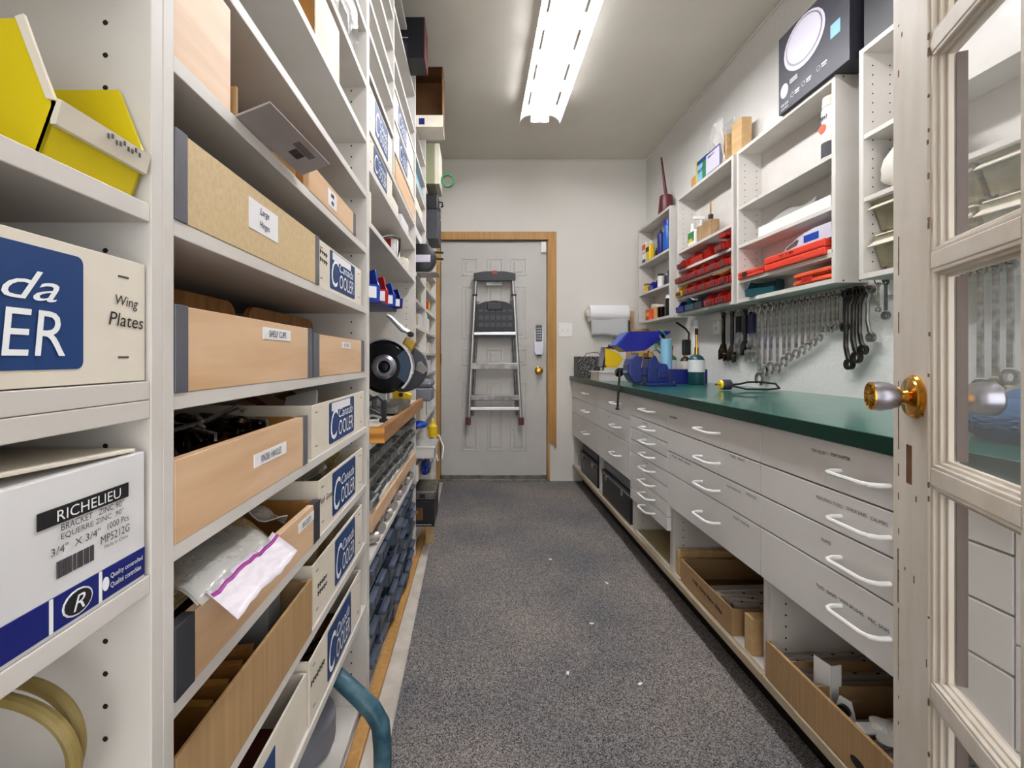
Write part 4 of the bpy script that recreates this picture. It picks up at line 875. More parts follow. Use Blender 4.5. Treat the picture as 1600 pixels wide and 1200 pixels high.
can('brown glass jar with a pale lid beside the orange box', (1.37, 3.45, zb), .028, .11, 'tan', 'carton', name='jar', cat='jar'); can('second brown jar, nearer the dark bottle', (1.37, 3.38, zb), .026, .10, 'bronze', 'carton', name='jar', cat='jar')
can('black bottle at the near end of the lowest can shelf', (1.37, 3.22, zb), .034, .15, 'black_plastic', 'white_plastic', name='bottle', cat='bottle')
t = thing('oil_can', 'maroon oil can with a long tapering spout on the small cabinet', 'oil can', (1.385, 3.33, 2.1005)); MB().lathe([(.055, 0), (.056, .004), (.045, .135), (.04, .14), (.012, .145)], n=24).build('body', 'maroon', t, True)
MB().cyl((0, 0, .14), (-.035, .0, .42), .012, .006, 12).build('spout', 'maroon', t, True)
single(MB().tube([(0, 0, 0), (.004, .01, -.1), (-.004, .0, -.22), (.003, .01, -.32)], .012, 8), 'cable_bundle', 'black_plastic', 'black cable bundle hanging between the two far wall cabinets', 'cable', (1.40, 3.065, 2.08), smooth=True)
# cabinet 2 top
t = thing('tan_board', 'tan fibreboard standing on the red-bin cabinet', 'board', (1.42, 2.93, 2.1055)); MB().prism([(a, b_+.065) for a, b_ in rrect(.15, .13, .02)], -.004, .004).build('sheet', 'tan', t)
t = thing('packet', 'blue, yellow and green printed packet on the red-bin cabinet', 'packet', (1.365, 2.735, 2.1055)); B(-.014, .014, -.07, .07, 0, .15, .006).build('pouch', 'light_blue', t); B(-.0148, -.014, .055, .07, 0, .15).build('yellow_edge', 'yellow', t)
B(-.0148, -.014, -.05, -.01, .02, .12).build('green_print', 'green', t); B(-.0148, -.014, -.07, .055, .12, .145).build('blue_print_band', 'blue_print', t); scrib('SALT', .07, .03, (-.015, .01, .08), 'R', 'navy_print', t)
t = thing('bag_of_dowels', 'clear bag with a white and navy label, tied above wood blocks', 'bag', (1.375, 2.56, 2.1055))
o = MB(); o.grid(lambda u, v: (-.028-.01*math.sin(3.14*u)-.004*math.sin(17*v+9*u), .09*(1-2*u)*(1-.25*v), .27*v), 12, 14); o.build('film', 'clear_bag', t, True, .001)
o = MB(); o.grid(lambda u, v: (.035+.004*math.sin(13*v), .09*(1-2*u)*(1-.25*v), .27*v), 8, 10); o.build('film', 'clear_bag', t, True, .001)
B(-.02, .03, -.085, .0, 0, .17, .004).build('wood_filling', 'pine', t); B(-.02, .03, .003, .08, 0, .12, .004).build('white_filling', 'cloth_white', t)
q = B(-.042, -.040, -.07, .085, .01, .125).build('printed_label', 'lilac', t); B(-.0428, -.042, -.07, -.062, .01, .125).build('navy_border', 'navy_print', t); B(-.0428, -.042, -.07, .085, .118, .125).build('navy_border', 'navy_print', t); scrib('NUTTY CO', .07, .014, (-.043, .03, .10), 'R', 'navy_print', q)
single(B(-.025, .03, -.045, .045, 0, .19, .003), 'wood_block', 'pine', 'tall pine block standing between the bag and the black light carton', 'block', (1.385, 2.385, 2.1055))
# cabinet 2 shelves
SA = 1.7515
t = thing('cleaner_bottle', 'white bottle with a green and yellow label beside copper cans', 'bottle', (1.365, 2.86, SA)); B(-.02, .03, -.045, .045, 0, .10, .008).build('body', 'white_plastic', t); B(-.0208, -.02, -.04, .04, .03, .09).build('green_label', 'green', t); B(-.0212, -.0208, -.02, .03, .03, .05).build('yellow_label', 'yellow', t); MB().cyl((0, .02, .1), (0, .02, .15), .012, .008).build('neck', 'white_plastic', t, True)
t = thing('trigger_sprayer', 'pale trigger spray bottle behind the copper cans', 'bottle', (1.41, 2.86, SA)); MB().lathe([(.03, 0), (.03, .12), (.012, .15), (.012, .17)]).build('body', 'clear_tub', t, True); B(-.05, .02, -.012, .012, .17, .19, .004).build('trigger_head', 'white_plastic', t)
for i, (y, l_) in enumerate(((2.76, 'copper-coloured tin can'), (2.665, 'square copper tin with a black spout cap'))):
    t = thing('copper_tin', l_+' on the shelf above the red bins', 'can', (1.37, y, SA))
    (MB().lathe([(.032, 0), (.032, .095), (.028, .1)], n=20) if i == 0 else B(-.03, .03, -.045, .045, 0, .105, .006)).build('body', 'wood_raw', t, i == 0)
    if i: MB().cyl((0, 0, .104), (0, 0, .14), .014).build('cap', 'black_plastic', t); MB().cyl((0, 0, .14), (0, .0, .22), .004).build('spout', 'brass', t)
def rbin(label, y, z, w_, h_=.065, m_='red', x=1.357, d_=.10, st=True, tilt=0, grp=None): return hopper('hopper_bin', m_, label, (x, y, z), -90, w_, d_, h_, 'maroon' if st else False, grp, tilt=tilt)
z_ = 1.6295
rbin('red bin at the far end of the upper red row, standing out', 2.92, z_, .10, .06); rbin('long red bin lying behind the far one of the upper red row', 2.77, z_, .16, .085, x=1.385, st=False)
rbin('red bin at the near end of the upper red row', 2.45, z_, .10, .065); rbin('small red bin stacked tilted on the near upper red bin', 2.42, z_+.066, .07, .035, st=False)
z_ = 1.5385
for i in range(6): rbin(('farthest', 'second', 'third', 'fourth', 'fifth', 'nearest')[i]+' red bin of the upper full row of red bins', 2.95-.106*i, z_, .10, .068)
z_ = 1.4485
rbin('bright yellow open bin at the far end of the lower red row', 2.945, z_, .10, .066, 'yellow')
for i in range(5): rbin(('farthest', 'second', 'third', 'fourth', 'nearest')[i]+' red bin of the row that starts with the yellow bin', 2.84-.106*i, z_, .10, .068)
t = thing('brown_glove', 'light tan leather scrap lying in the nearest red bins', 'leather', (1.35, 2.45, 1.517)); 
t['label'] = 'light tan leather scrap lying on the red bins beside the yellow row'; t.location = (1.35, 2.47, 1.4905)
MB().grid(lambda u, v: (.07*(u-.5), .14*(v-.5), .022+.01*math.sin(5*u)*math.cos(6*v)), 8, 8).build('scrap', 'tan', t, True, .003)
rbin('navy bin with a pale rag at the far end of the bottom row', 2.93, zb, .11, .07, 'navy_print', st=False); rbin('teal bin beside the navy bin', 2.80, zb, .11, .07, 'teal', st=False)
single(MB().grid(lambda u, v: (.06*(u-.5), .16*(v-.5), .03+.03*math.sin(3*v)), 6, 8), 'rag', 'cloth_white', 'pale rag draped over the navy and teal bins', 'rag', (1.355, 2.87, zb+.03), solid=.003, smooth=True)
rbin('dark teal bin, third in the bottom row', 2.69, zb, .09, .07, 'dark_grey', st=False)
rbin('near red bin of the bottom row', 2.44, zb, .11, .068); rbin('red bin second from the near end of the bottom row', 2.56, zb, .11, .068)
# cabinet 3
t = thing('light_carton', 'large black carton with a picture of a round ceiling light', 'box', (1.355, 1.79, 2.1005))
q = B(-.045, .055, -.19, .185, 0, .33, .002).build('body', 'led_box', t)
def ell(cy, cz, ry, rz, m_, nm, par, lift=.0006):
    return MB().prism([(cy+ry*math.cos(a*.2618), cz+rz*math.sin(a*.2618)) for a in range(24)], -.045-lift, -.045).build(nm, m_, par)
l = ell(.035, .225, .115, .10, 'lilac', 'lamp_picture', q); ell(.035, .230, .102, .088, 'satin', 'lamp_ring', l, .0010); ell(.035, .232, .095, .081, 'lilac', 'lamp_lens', l, .0014)
l = ell(.148, .088, .024, .030, 'lilac', 'round_icon', q); ell(.148, .088, .019, .024, 'white_print', 'round_icon_center', l, .001)
for i in range(3): B(-.0456, -.045, .07, .115, .112-.007*i, .1145-.007*i).build('small_print', 'white_print', q)
for (y, z) in ((.10, .045), (.035, .052), (-.045, .062)):
    l = ell(y, z, .0095, .010, 'satin', 'round_icon', q); ell(y, z, .0075, .008, 'led_box', 'round_icon_center', l, .001)
    B(-.0456, -.045, y-.042, y-.016, z+.002, z+.008).build('small_print', 'white_print', q); B(-.0456, -.045, y-.04, y-.016, z-.006, z-.003).build('small_print', 'white_print', q)
B(-.0456, -.045, -.150, -.105, .13, .18).build('blue_badge', 'light_blue', q)
lettering('9 IN 18 W', .045, .013, (-.0454, .145, .030), 'R', 'white_print', q); lettering('FLUSH MOUNT', .045, .008, (-.0454, .145, .014), 'R', 'white_print', q)
single(B(-.05, .045, -.10, .10, 0, .30, .002), 'dark_carton', 'black_plastic', 'dark carton on top of the cabinet half hidden behind the glass door', 'box', (1.385, 1.47, 2.1155))
S = 1.8165
can('tall white spray can with an orange ring, upper right cabinet shelf', (1.363, 1.745, S), .034, .235, 'white_plastic', 'carton', None, txt='SPRAY', tm='ink_soft')
for ob in bpy.data.objects:
    if ob.get('label', '').startswith('tall white spray can'):
        MB().lathe([(.012, 0), (.018, 0), (.018, .001), (.012, .001)], (-.0335, .005, .115), (-1, 0, 0)).build('orange_ring', 'orange', ob); MB().cyl((0, 0, .003), (0, 0, .06), .0345, n=20, caps=False).build('dark_band', 'dark_grey', ob, True)
S = 1.6215
t = thing('foil_pouch', 'crinkled clear pouch of hardware in the widest cabinet', 'pouch', (1.385, 2.05, S)); o = MB(); o.grid(lambda u, v: (-.03+.06*u, .14-.30*v, .03+.075*u+.012*math.sin(8*v+5*u)*u), 12, 16); o.build('film', 'clear_bag', t, True, .0015); B(-.03, .03, -.11, .10, 0, .04, .006).build('contents', 'foil', t)
single(B(-.012, .0, -.24, .20, 0, .045, .001), 'white_strip', 'white_plastic', 'long white plastic strip lying along the shelf before the pouch', 'strip', (1.342, 1.95, S))
single(MB().lathe([(.012, 0), (.02, .006), (.02, .012), (.006, .02), (.006, .035)]), 'casters', 'dark_chrome', 'small dark fitting at the near end of the pouch shelf', 'fitting', (1.36, 1.73, S+.0), smooth=True)
S = 1.4445
def case(label, loc, L_, D_, H_, m_, bev=.006):
    t = thing('tool_case', label, 'case', loc); B(-D_/2, D_/2, -L_/2, L_/2, 0, H_*.48, bev).build('base', m_, t); B(-D_/2, D_/2, -L_/2, L_/2, H_*.5, H_, bev).build('lid', m_, t)
    return t
t = case('flat red tool case with a dark latch, at the far end', (1.36, 2.195, S), .20, .09, .034, 'red_case', .004); B(-.049, -.045, .02, .055, .006, .03, .001).build('latch', 'dark_chrome', t)
t = case('long red tool case under the white and blue case', (1.362, 1.90, S), .36, .10, .062, 'red_case'); scrib('TAP & DIE', .09, .016, (-.0505, .03, .048), 'R', 'maroon', t)
t = thing('gun_case', 'white, blue and grey plastic case on the long red case', 'case', (1.37, 1.83, S+.0625)); MB().prism([(.14, 0), (.13, .015), (.05, .045), (-.03, .058), (-.12, .058), (-.125, 0)], -.04, .04).build('shell', 'lilac', t); B(-.0415, -.0405, -.06, .02, .012, .04).build('blue_panel', 'blue', t); MB().prism([(.125, .006), (.12, .015), (.06, .036), (.05, .03), (.06, .012)], -.0415, -.04).build('grey_window', 'steel', t)
single(B(-.045, .05, -.02, .02, 0, .016, .002), 'wood_shim', 'carton', 'cream wood shim right of the long red case', 'shim', (1.37, 1.712, S))
t = case('orange-red rounded power tool case on the bottom shelf', (1.366, 1.81, zb), .22, .08, .055, 'orange', .018); B(-.042, -.038, -.01, .05, .012, .03, .002).build('grip', 'red', t)
hopper('hopper_bin', 'teal', 'dark teal open bin at the far end of the widest cabinet bottom', (1.375, 2.17, zb), -60, .13, .10, .072, False)
# cabinet 4
o = MB(); o.grid(lambda u, v: (-.03-.02*math.sin(3.14*v), .10-.20*u, (.19*v)*(1-.12*abs(u-.4))), 12, 12)
t = thing('cloth_bag', 'white cloth bag in the cabinet beside the glass door', 'bag', (1.375, 1.41, 1.6015))
o = MB(); rr = bmesh.ops.create_icosphere(o.b, subdivisions=3, radius=1)
for v in o.b.verts: v.co = Vector((v.co.x*.045, v.co.y*(.13-.03*v.co.z)*(1+.04*math.sin(9*v.co.z)), .085+v.co.z*.085))
o.build('bag', 'cloth_white', t, True)
for r_, z in ((0, 1.465), (1, 1.340)):
    for c_ in range(2):
        t = thing('tilt_bin', ('upper', 'lower')[r_]+' clear tilt-out bin, '+('left', 'right')[c_]+' one behind the glass door frame', 'bin', (1.35, 1.395-.33*c_, z)); W_ = .155
        B(.005, .085, -W_, W_, 0, .004).build('frame_floor', 'carton', t)
        o = MB(); 
        o.prism([(-.005, .118), (.03, .02), (.034, .02), (0, .118)], -W_, W_, 'XZ'); 
        for s in (-1, 1): o.prism([(-.005, .118), (.032, .02), (.08, .01), (.08, .11)], s*W_-.001, s*W_+.001, 'XZ')
        o.build('bin_body', 'clear_bin', t)
        q = MB(); q.prism([(-.022, .088), (-.018, .086), (.012, .105), (.008, .112)], -W_, W_, 'XZ'); q.build('bin_lip', 'carton', t)
        B(.030, .080, -W_+.012, W_-.012, .006, .088, .01).build('contents', 'foil', t)
# ============================================================ on the worktop
ZT = .9005
t = thing('speckled_box', 'black and white speckled box at the far end of the worktop', 'box', (.885, 3.66, ZT)); B(-.088, .088, -.08, .08, 0, .165, .002).build('body', 'speckle', t); MB().tube([(-.02, .02, .15), (.0, .02, .19), (.08, .02, .20), (.14, .02, .17), (.15, .02, .1)], .004).build('wire_loop', 'steel', t, True)
t = thing('bar_clamp', 'tilted bar clamp with a yellow bar in front of the speckled box', 'clamp', (.93, 3.42, ZT)); o = MB(); o.at(RY(16)); o.box(-.006, .006, -.004, .004, .01, .26, .001).build('bar', 'old_brass', t)
q = MB(); q.at(RY(16)); q.box(-.012, .04, -.01, .01, .235, .262, .004).build('fixed_jaw', 'black_plastic', t); q = MB(); q.at(RY(16)); q.box(-.02, .045, -.01, .01, .03, .055, .004).build('sliding_jaw', 'dark_grey', t)
MB().lathe([(.012, 0), (.016, .02), (.014, .05), (.008, .07)], (-.03, 0, .0)).build('handle', 'dark_chrome', t, True)
t = thing('tape_dispenser', 'yellow caulking gun tip and grey file leaning in the white tray', 'tool', (1.10, 3.30, .905))
t['label'] = 'yellow wedge-shaped tool leaning over the white tray'; t.location = (.965, 3.34, .985)
MB().prism([(-.03, .02), (-.03, .14), (.07, .10), (.10, .06), (.06, .0), (-.02, .0)], -.03, .03, 'XZ').build('body', 'yellow', t)
q = MB(); q.at(T(-.06, 0, .0) @ RY(12)); q.box(-.02, .012, -.02, .02, 0, .15, .003).build('grey_blade', 'satin', t); q = MB(); q.at(T(-.06, 0, .0) @ RY(12)); q.box(.012, .02, -.022, .022, 0, .155, .002).build('black_edge', 'black_plastic', t)
t = thing('parts_tray', 'white plastic tray of red tools left of the vise', 'tray', (.905, 3.12, ZT))
P0, P1 = (-.11, .12), (-.14, .16)
o = MB(); o.box(-.09, .13, -.09, .09, 0, .004)
for a in ((-.1, -.094), (.134, .14)): o.prism([(a[0], 0), (a[1], 0), (a[1]+(.0), .06), (a[0], .06)], -.1, .1, 'XZ')
o.box(-.1, .14, -.1, -.095, 0, .06); o.box(-.1, .14, .095, .1, 0, .06); o.build('tub', 'clear_tub', t)
o = MB(); o.box(-.108, .148, -.108, -.1, .056, .062); o.box(-.108, .148, .1, .108, .056, .062); o.box(-.108, -.1, -.108, .108, .056, .062); o.box(.14, .148, -.108, .108, .056, .062); o.build('rim', 'white_plastic', t)
single(B(-.09, .09, -.05, .05, 0, .05, .01), 'red_tool', 'red', 'red plastic tool filling the white tray', 'tool', (.93, 3.12, .9055), 12)
single(B(-.03, .03, -.02, .02, 0, .08, .008), 'blue_grip', 'deep_blue', 'small blue grip standing in the white tray', 'tool', (1.0, 3.08, .9055), 25)
# paper towel
t = thing('paper_towel', 'big white paper towel roll on a cream holder, on the back wall', 'paper towel', (1.10, YB, 1.425))
MB().cyl((-.165, -.085, 0), (.155, -.085, 0), .07, n=28).build('roll', 'towel', t, True)
o = MB(); o.grid(lambda u, v: (-.165+.03*v+.32*u-.03*u*v*.3, -.155+.09*v, .0-.19*v+.01*math.sin(6*u)), 10, 8); o.build('loose_sheet', 'towel', t, True, .001)
for x in (-.178, .158): B(x, x+.014, -.11, 0, -.03, .03, .006).build('bracket', 'carton', t)
MB().lathe([(.03, 0), (.032, .01), (.02, .018)], (-.178, -.085, 0), (-1, 0, 0)).build('end_knob', 'carton', t, True)
# pine boards near the corner
single(B(-.03, .03, -.012, .012, 0, .55, .002), 'pine_batten', 'pine', 'pine batten standing upright on the worktop in the far corner', 'batten', (1.30, 3.86, ZT))
single(B(-.07, .07, -.012, .012, 0, .40, .002), 'pine_board', 'pine', 'pine board leaning right of the upright batten', 'board', (1.372, 3.835, ZT))
t = thing('outlet', 'small white outlet on the right wall below the red bins', 'outlet', (XW, 2.745, 1.25)); B(-.005, 0, -.034, .034, -.056, .056, .002).build('plate', 'white_plastic', t); 
for z in (-.02, .02): B(-.0062, -.005, -.012, .012, z-.012, z+.012).build('socket', 'carton', t)
# blue scoop bin on a post with cable clutter
t = thing('blue_hopper', 'large royal blue hopper bin on a stand behind the vise', 'bin', (1.09, 3.0, ZT))
MB().prism([(-.195, .232), (-.12, .315), (-.105, .323), (.155, .325), (.155, .315), (-.01, .20), (-.128, .192)], -.075, .075, 'XZ').build('shell', 'deep_blue', t)
MB().prism([(-.196, .235), (-.122, .318), (-.112, .314), (-.184, .230)], -.078, .078, 'XZ').build('front_lip', 'blue', t)
MB().cyl((-.04, 0, 0), (-.04, 0, .205), .008).build('post', 'alu', t); MB().lathe([(.05, 0), (.05, .008), (.012, .012)], (-.04, 0, 0)).build('foot', 'dark_grey', t); MB().cyl((-.085, .0, .315), (-.085, .0, .40), .006).build('rod', 'black_plastic', t)
for i in range(6): single(MB().tube([(.0, 0, 0), (.02, .01, .03), (.05, .0, .045), (.07, -.01, .02)], .005, 6), 'cable_end', ('black_plastic', 'alu', 'green')[i % 3], ('black', 'silver', 'green')[i % 3]+' cable end spilling over the blue hopper bin', 'cable', (1.10+.022*i, 2.905, 1.06+.026*i), i*25, 'cable ends over the blue hopper', smooth=True)
def bottle_(label, loc, m, r=.022, h=.15, cap='red'):
    t = thing('glue_bottle', label, 'bottle', loc); MB().lathe([(r, 0), (r, h*.6), (r*.4, h*.75), (r*.35, h*.8)]).build('body', m, t, True); MB().cyl((0, 0, h*.78), (0, 0, h), r*.42, r*.2).build('cap', cap, t)
bottle_('dark bottle beneath the blue hopper bin', (1.0, 2.86, ZT), 'black_plastic', h=.13); bottle_('amber bottle behind the vise jaw', (1.10, 2.84, ZT), 'tan', h=.18); bottle_('black bottle with a red cap left of the light blue tube', (1.125, 2.98, ZT), 'dark_grey', h=.2)
# light blue tube
t = thing('blue_tube', 'light blue upright tube behind the vise', 'tube', (1.165, 2.84-.0, ZT)); t.location = (1.165, 2.80, ZT); MB().lathe([(.034, 0), (.034, .268), (.03, .27)], n=24).build('body', 'light_blue', t, True)
# blue box
single(B(-.09, .12, -.05, .05, 0, .085, .004), 'blue_box', 'navy_print', 'low navy box between vise and torch cylinder', 'box', (1.235, 2.72, ZT))
def torch(label, x, y, m_, head, lab, h=.20, r=.036):
    t = thing('torch_cylinder', label, 'torch', (x, y, ZT)); MB().lathe([(r*.9, 0), (r, .008), (r, h*.8), (r*.75, h*.93), (r*.3, h)], n=24).build('cylinder', m_, t, True)
    MB().cyl((0, 0, h*.42), (0, 0, h*.82), r*1.015, n=24, caps=False).build('wrap_label', lab, t, True)
    MB().cyl((0, 0, h), (0, 0, h+.04), .011).build('valve', 'brass', t, True)
    return t
t = torch('green torch cylinder with a straight brass torch, nearest on the worktop', 1.255, 2.60, 'teal', 0, 'carton_white', h=.172, r=.044); MB().cyl((0, 0, .20), (.0, 0, .30), .006).build('nozzle_pipe', 'brass', t, True); MB().cyl((0, 0, .285), (0, 0, .32), .008).build('nozzle_tip', 'bronze', t, True)
t = torch('green torch cylinder with a red valve behind the nearest one', 1.23, 2.88, 'green', 0, 'carton_white', r=.036, h=.17); MB().cyl((0, 0, .20), (0, 0, .23), .012).build('red_knob', 'red', t, True); MB().tube([(0, 0, .22), (-.03, 0, .26), (-.06, 0, .30)], .006).build('nozzle_pipe', 'bronze', t, True)
t = torch('black torch cylinder with a bent brass wand', 1.33, 2.90, 'black_plastic', 0, 'carton', r=.034, h=.16); B(-.02, .03, -.015, .015, .17, .27, .008).build('grip', 'black_plastic', t); MB().tube([(.02, 0, .26), (.022, 0, .31), (-.0, 0, .34), (-.06, 0, .38)], .006).build('nozzle_pipe', 'bronze', t, True)
# vise
t = thing('bench_vise', 'big blue bench vise with a hanging T-handle bar', 'vise', (.985, 2.53, ZT), 0)
o = MB(); o.box(-.06, .09, -.085, .085, 0, .014, .005); o.lathe([(.085, 0), (.085, .015), (.07, .020)], (.02, 0, .0)); o.box(.07, .112, -.03, .03, 0, .014, .005); q = o.build('base', 'vise_blue', t)
for s in (-.05, .05): MB().cyl((.085, s, .014), (.085, s, .024), .010, n=6).build('base_bolt', 'steel', t)
def vbev(q, w_):
    m_ = q.modifiers.new('bev', 'BEVEL'); m_.width = w_; m_.segments = 3; m_.limit_method = 'ANGLE'
o = MB(); o.prism([(-.052, .018), (-.055, .06), (-.045, .145), (-.030, .165), (-.008, .165), (.010, .125), (.052, .118), (.060, .10), (.066, .018)], -.052, .052, 'XZ'); vbev(o.build('fixed_body', 'vise_blue', t), .006)
B(.0, .045, -.060, -.050, .04, .10, .004).build('side_rib', 'vise_blue', t)
o = MB(); o.prism([(-.120, .010), (-.140, .03), (-.155, .06), (-.158, .11), (-.145, .145), (-.120, .168), (-.085, .172), (-.078, .15), (-.088, .11), (-.085, .06), (-.080, .02)], -.052, .052, 'XZ'); vbev(o.build('moving_jaw', 'vise_blue', t), .008)
B(-.10, -.02, -.028, .028, .05, .095, .008).build('slide_bar', 'vise_blue', t)
B(-.105, -.078, -.056, .056, .158, .182, .002).build('jaw_plate', 'old_brass', t); B(-.050, -.025, -.056, .056, .155, .180, .002).build('jaw_plate', 'old_brass', t)
MB().cyl((-.13, 0, .07), (-.215, 0, .07), .013).build('screw', 'steel', t, True); MB().lathe([(.018, 0), (.023, .008), (.023, .028), (.016, .036)], (-.178, 0, .07), (-1, 0, 0)).build('screw_head', 'dark_chrome', t, True)
MB().cyl((-.198, -.026, .085), (-.211, -.026, -.125), .0062).cyl((-.1975, -.026, .082), (-.197, -.026, .097), .011).cyl((-.211, -.026, -.122), (-.212, -.026, -.134), .010).build('handle_bar', 'dark_chrome', t, True)
MB().prism([(.022+a, .085+b_) for a, b_ in rrect(.05, .022, .010)], -.0612, -.060, 'XZ').build('name_plate', 'vise_blue', t); scrib('RECORD', .036, .008, (.022, -.0617, .085), 'F', 'blue', t)
t = thing('conduit', 'white vertical conduit on the right wall behind the torches', 'pipe', (XW-.024, 2.97, .9005)); MB().cyl((0, 0, 0), (0, 0, .40), .022, n=18).build('pipe', 'white_plastic', t, True); MB().cyl((0, 0, .36), (0, 0, .385), .0235, n=18).build('collar', 'carton_white', t, True)
# cord
t = thing('extension_plug', 'black cord with a yellow plug on the worktop', 'cord', (1.22, 2.05, ZT))
t.location = (1.24, 2.14, ZT); MB().lathe([(.02, 0), (.024, .008), (.024, .04), (.012, .05)], (-.09, 0, .026), (1, 0, 0)).build('plug', 'dark_grey', t, True); MB().lathe([(.018, 0), (.023, .008)], (-.099, 0, .026), (1, 0, 0)).build('yellow_face', 'yellow', t, True)
for s in (-.008, .008): B(-.115, -.098, s-.002, s+.002, .022, .03).build('prong', 'brass', t)
MB().tube([(-.045, 0, .026), (0, .01, .028), (.06, .04, .036), (.12, .05, .036), (.165, 0, .03), (.15, -.05, .012), (.08, -.07, .008), (.0, -.05, .008), (-.04, .0, .02)], .0045, 8).build('cord', 'rubber', t, True)
t = thing('denim_cloth', 'heap of folded blue denim on the worktop behind the glass', 'cloth', (1.05, .80, ZT))
for i, (dx, dy, r_, hh, z) in enumerate(((0, 0, .15, .04, .035), (.06, -.03, .13, .03, .075), (.10, -.10, .10, .035, .11))):
    o = MB(); rr = bmesh.ops.create_icosphere(o.b, subdivisions=4, radius=1)
    for v in o.b.verts:
        k_ = 1+.10*math.sin(7*v.co.x+i)+.08*math.sin(11*v.co.y+2*i); v.co = Vector((dx+v.co.x*r_*k_, dy+v.co.y*r_*k_, max(.001, z+v.co.z*hh*(1+.3*math.sin(9*v.co.x+5*v.co.y)))))
    o.build('fold', 'denim', t, True)
# ============================================================ wrenches on the right wall
single(B(-.014, 0, -.60, .60, -.022, .022, .002), 'wrench_rail', 'melamine', 'long pale rail of hooks under the wall cabinets', 'rail', (XW, 2.25, 1.30))
single(B(-.014, 0, -.46, .33, -.035, .035, .002), 'wrench_rail', 'white_plastic', 'short white rail of hooks beside the glass door', 'rail', (XW, 1.27, 1.305))
XH = XW-.016
def hook(y, z):
    return MB().tube([(0, 0, 0), (-.026, 0, 0), (-.03, 0, .014)], .002, 6)
hk = None
def put_hook(y, z):
    global hk
    if hk is None: hk = hook(y, z).build('hook', 'dark_chrome'); o = hk
    else: o = hk.copy(); col.objects.link(o)
    o.location = (XW-.013, y, z); tag(o, 'small dark hook on the wrench rails', 'hook', 'hooks on the wrench rails')
def combo(L_, s, m='chrome', both='open'):
    o = MB(); r_ = .011*s; k = .0035
    o.ring((0, 0), r_*.55, r_, 0, 360, -k, k, n=16)            # ring end at the hook, origin = ring centre
    o.prism([(-.0045*s, -r_*.9), (.0045*s, -r_*.9), (.0055*s, -L_+r_), (-.0055*s, -L_+r_)], -.0025, .0025)
    R_ = r_*1.35; c = (0, -L_-R_*.4)
    if both == 'open': o.ring(c, R_*.55, R_, -60+15, 240+15, -k, k, n=16); 
    else: o.ring(c, R_*.55, R_, 0, 360, -k*1.6, k*1.6, n=16)
    return o
def yw(px): return yx(px, XH-.01)
def hang(o, px, z=1.302, name='combination_wrench', label='', group=None, m='chrome', smooth=False, tilt=0, y=None):
    y = yw(px) if y is None else y
    q = single(o, name, m, label, 'wrench', (XH-.012, y, z-.003), smooth=smooth); q.rotation_euler = (R(tilt), 0, 0); put_hook(y, z+.0); return q
ORD = ['', 'second', 'third', 'fourth', 'fifth', 'sixth', 'seventh', 'eighth', 'ninth', 'tenth', 'eleventh', 'twelfth', 'thirteenth', 'fourteenth', 'fifteenth']
cw = [(430, 865, 2.3), (485, 795, 1.9), (527, 780, 2.1), (572, 765, 1.6), (625, 720, 1.7), (668, 680, 1.5), (722, 655, 1.5), (772, 625, 1.4), (820, 595, 1.3), (862, 560, 1.3), (905, 520, 1.1), (946, 455, 1.1), (985, 455, 1.0), (1020, 435, .95), (1050, 400, .8)]
for i, (x, yb, s) in enumerate(cw):
    px = 1100+x/5; d = 1023.8/(px-VX); zb_ = zx(px, 430+yb/5, XH); L_ = 1.302-zb_-.018*s*1.3
    hang(combo(L_, s), px, label=('longest chrome combination wrench, left end of the combination row' if i == 0 else ORD[i]+' chrome combination wrench from the left of the row'), tilt=random.uniform(-1.5, 1.5))
def adj(L_, s, m, grip, label, px):
    t = thing('adjustable_wrench', label, 'wrench', (XH-.012, yw(px), 1.299)); put_hook(yw(px), 1.302)
    o = MB(); o.ring((0, 0), .006, .012*s, 0, 360, -.004, .004, n=14); o.prism([(-.008*s, -.008), (.008*s, -.008), (.009*s, -L_), (-.009*s, -L_)], -.004, .004); o.build('shaft', m, t)
    o = MB(); o.prism([(-.01*s, -L_+.01), (.01*s, -L_+.01), (.03*s, -L_-.02*s), (.03*s, -L_-.055*s), (.014*s, -L_-.05*s), (.012*s, -L_-.03*s), (-.02*s, -L_-.03*s)], -.007, .007); o.build('fixed_jaw', m, t)
    o = MB(); o.prism([(-.022*s, -L_-.032*s), (.002*s, -L_-.032*s), (-.004*s, -L_-.06*s), (-.02*s, -L_-.055*s)], -.006, .006); o.build('moving_jaw', m, t)
    if grip: MB().prism([(-.012*s, -.02), (.012*s, -.02), (.012*s, -L_*.72), (-.012*s, -L_*.72)], -.008, .008).build('grip', grip, t)
    MB().cyl((0, -.006*s, -L_-.016*s), (0, .012*s, -L_-.016*s), .006*s).build('worm_screw', 'dark_chrome', t)
adj(.175, 1.5, 'bronze', None, 'rusty brown adjustable wrench, first on the left of the rail', 1131); adj(.19, 1.4, 'dark_chrome', None, 'black adjustable wrench, second on the rail', 1144.5)
adj(.15, 1.2, 'chrome', 'rubber', 'chrome adjustable wrench with a black grip, third on the rail', 1154.5); adj(.165, 1.3, 'dark_chrome', 'black_plastic', 'black-handled adjustable wrench, fourth on the rail', 1165)
adj(.165, 1.8, 'chrome', 'navy_dark', 'chrome adjustable wrench with a wide navy grip, fifth on the rail', 1175)
hang(combo(.12, 1.3, both='box'), 1320.6, m='black_plastic', label='short black box wrench right of the combination row')
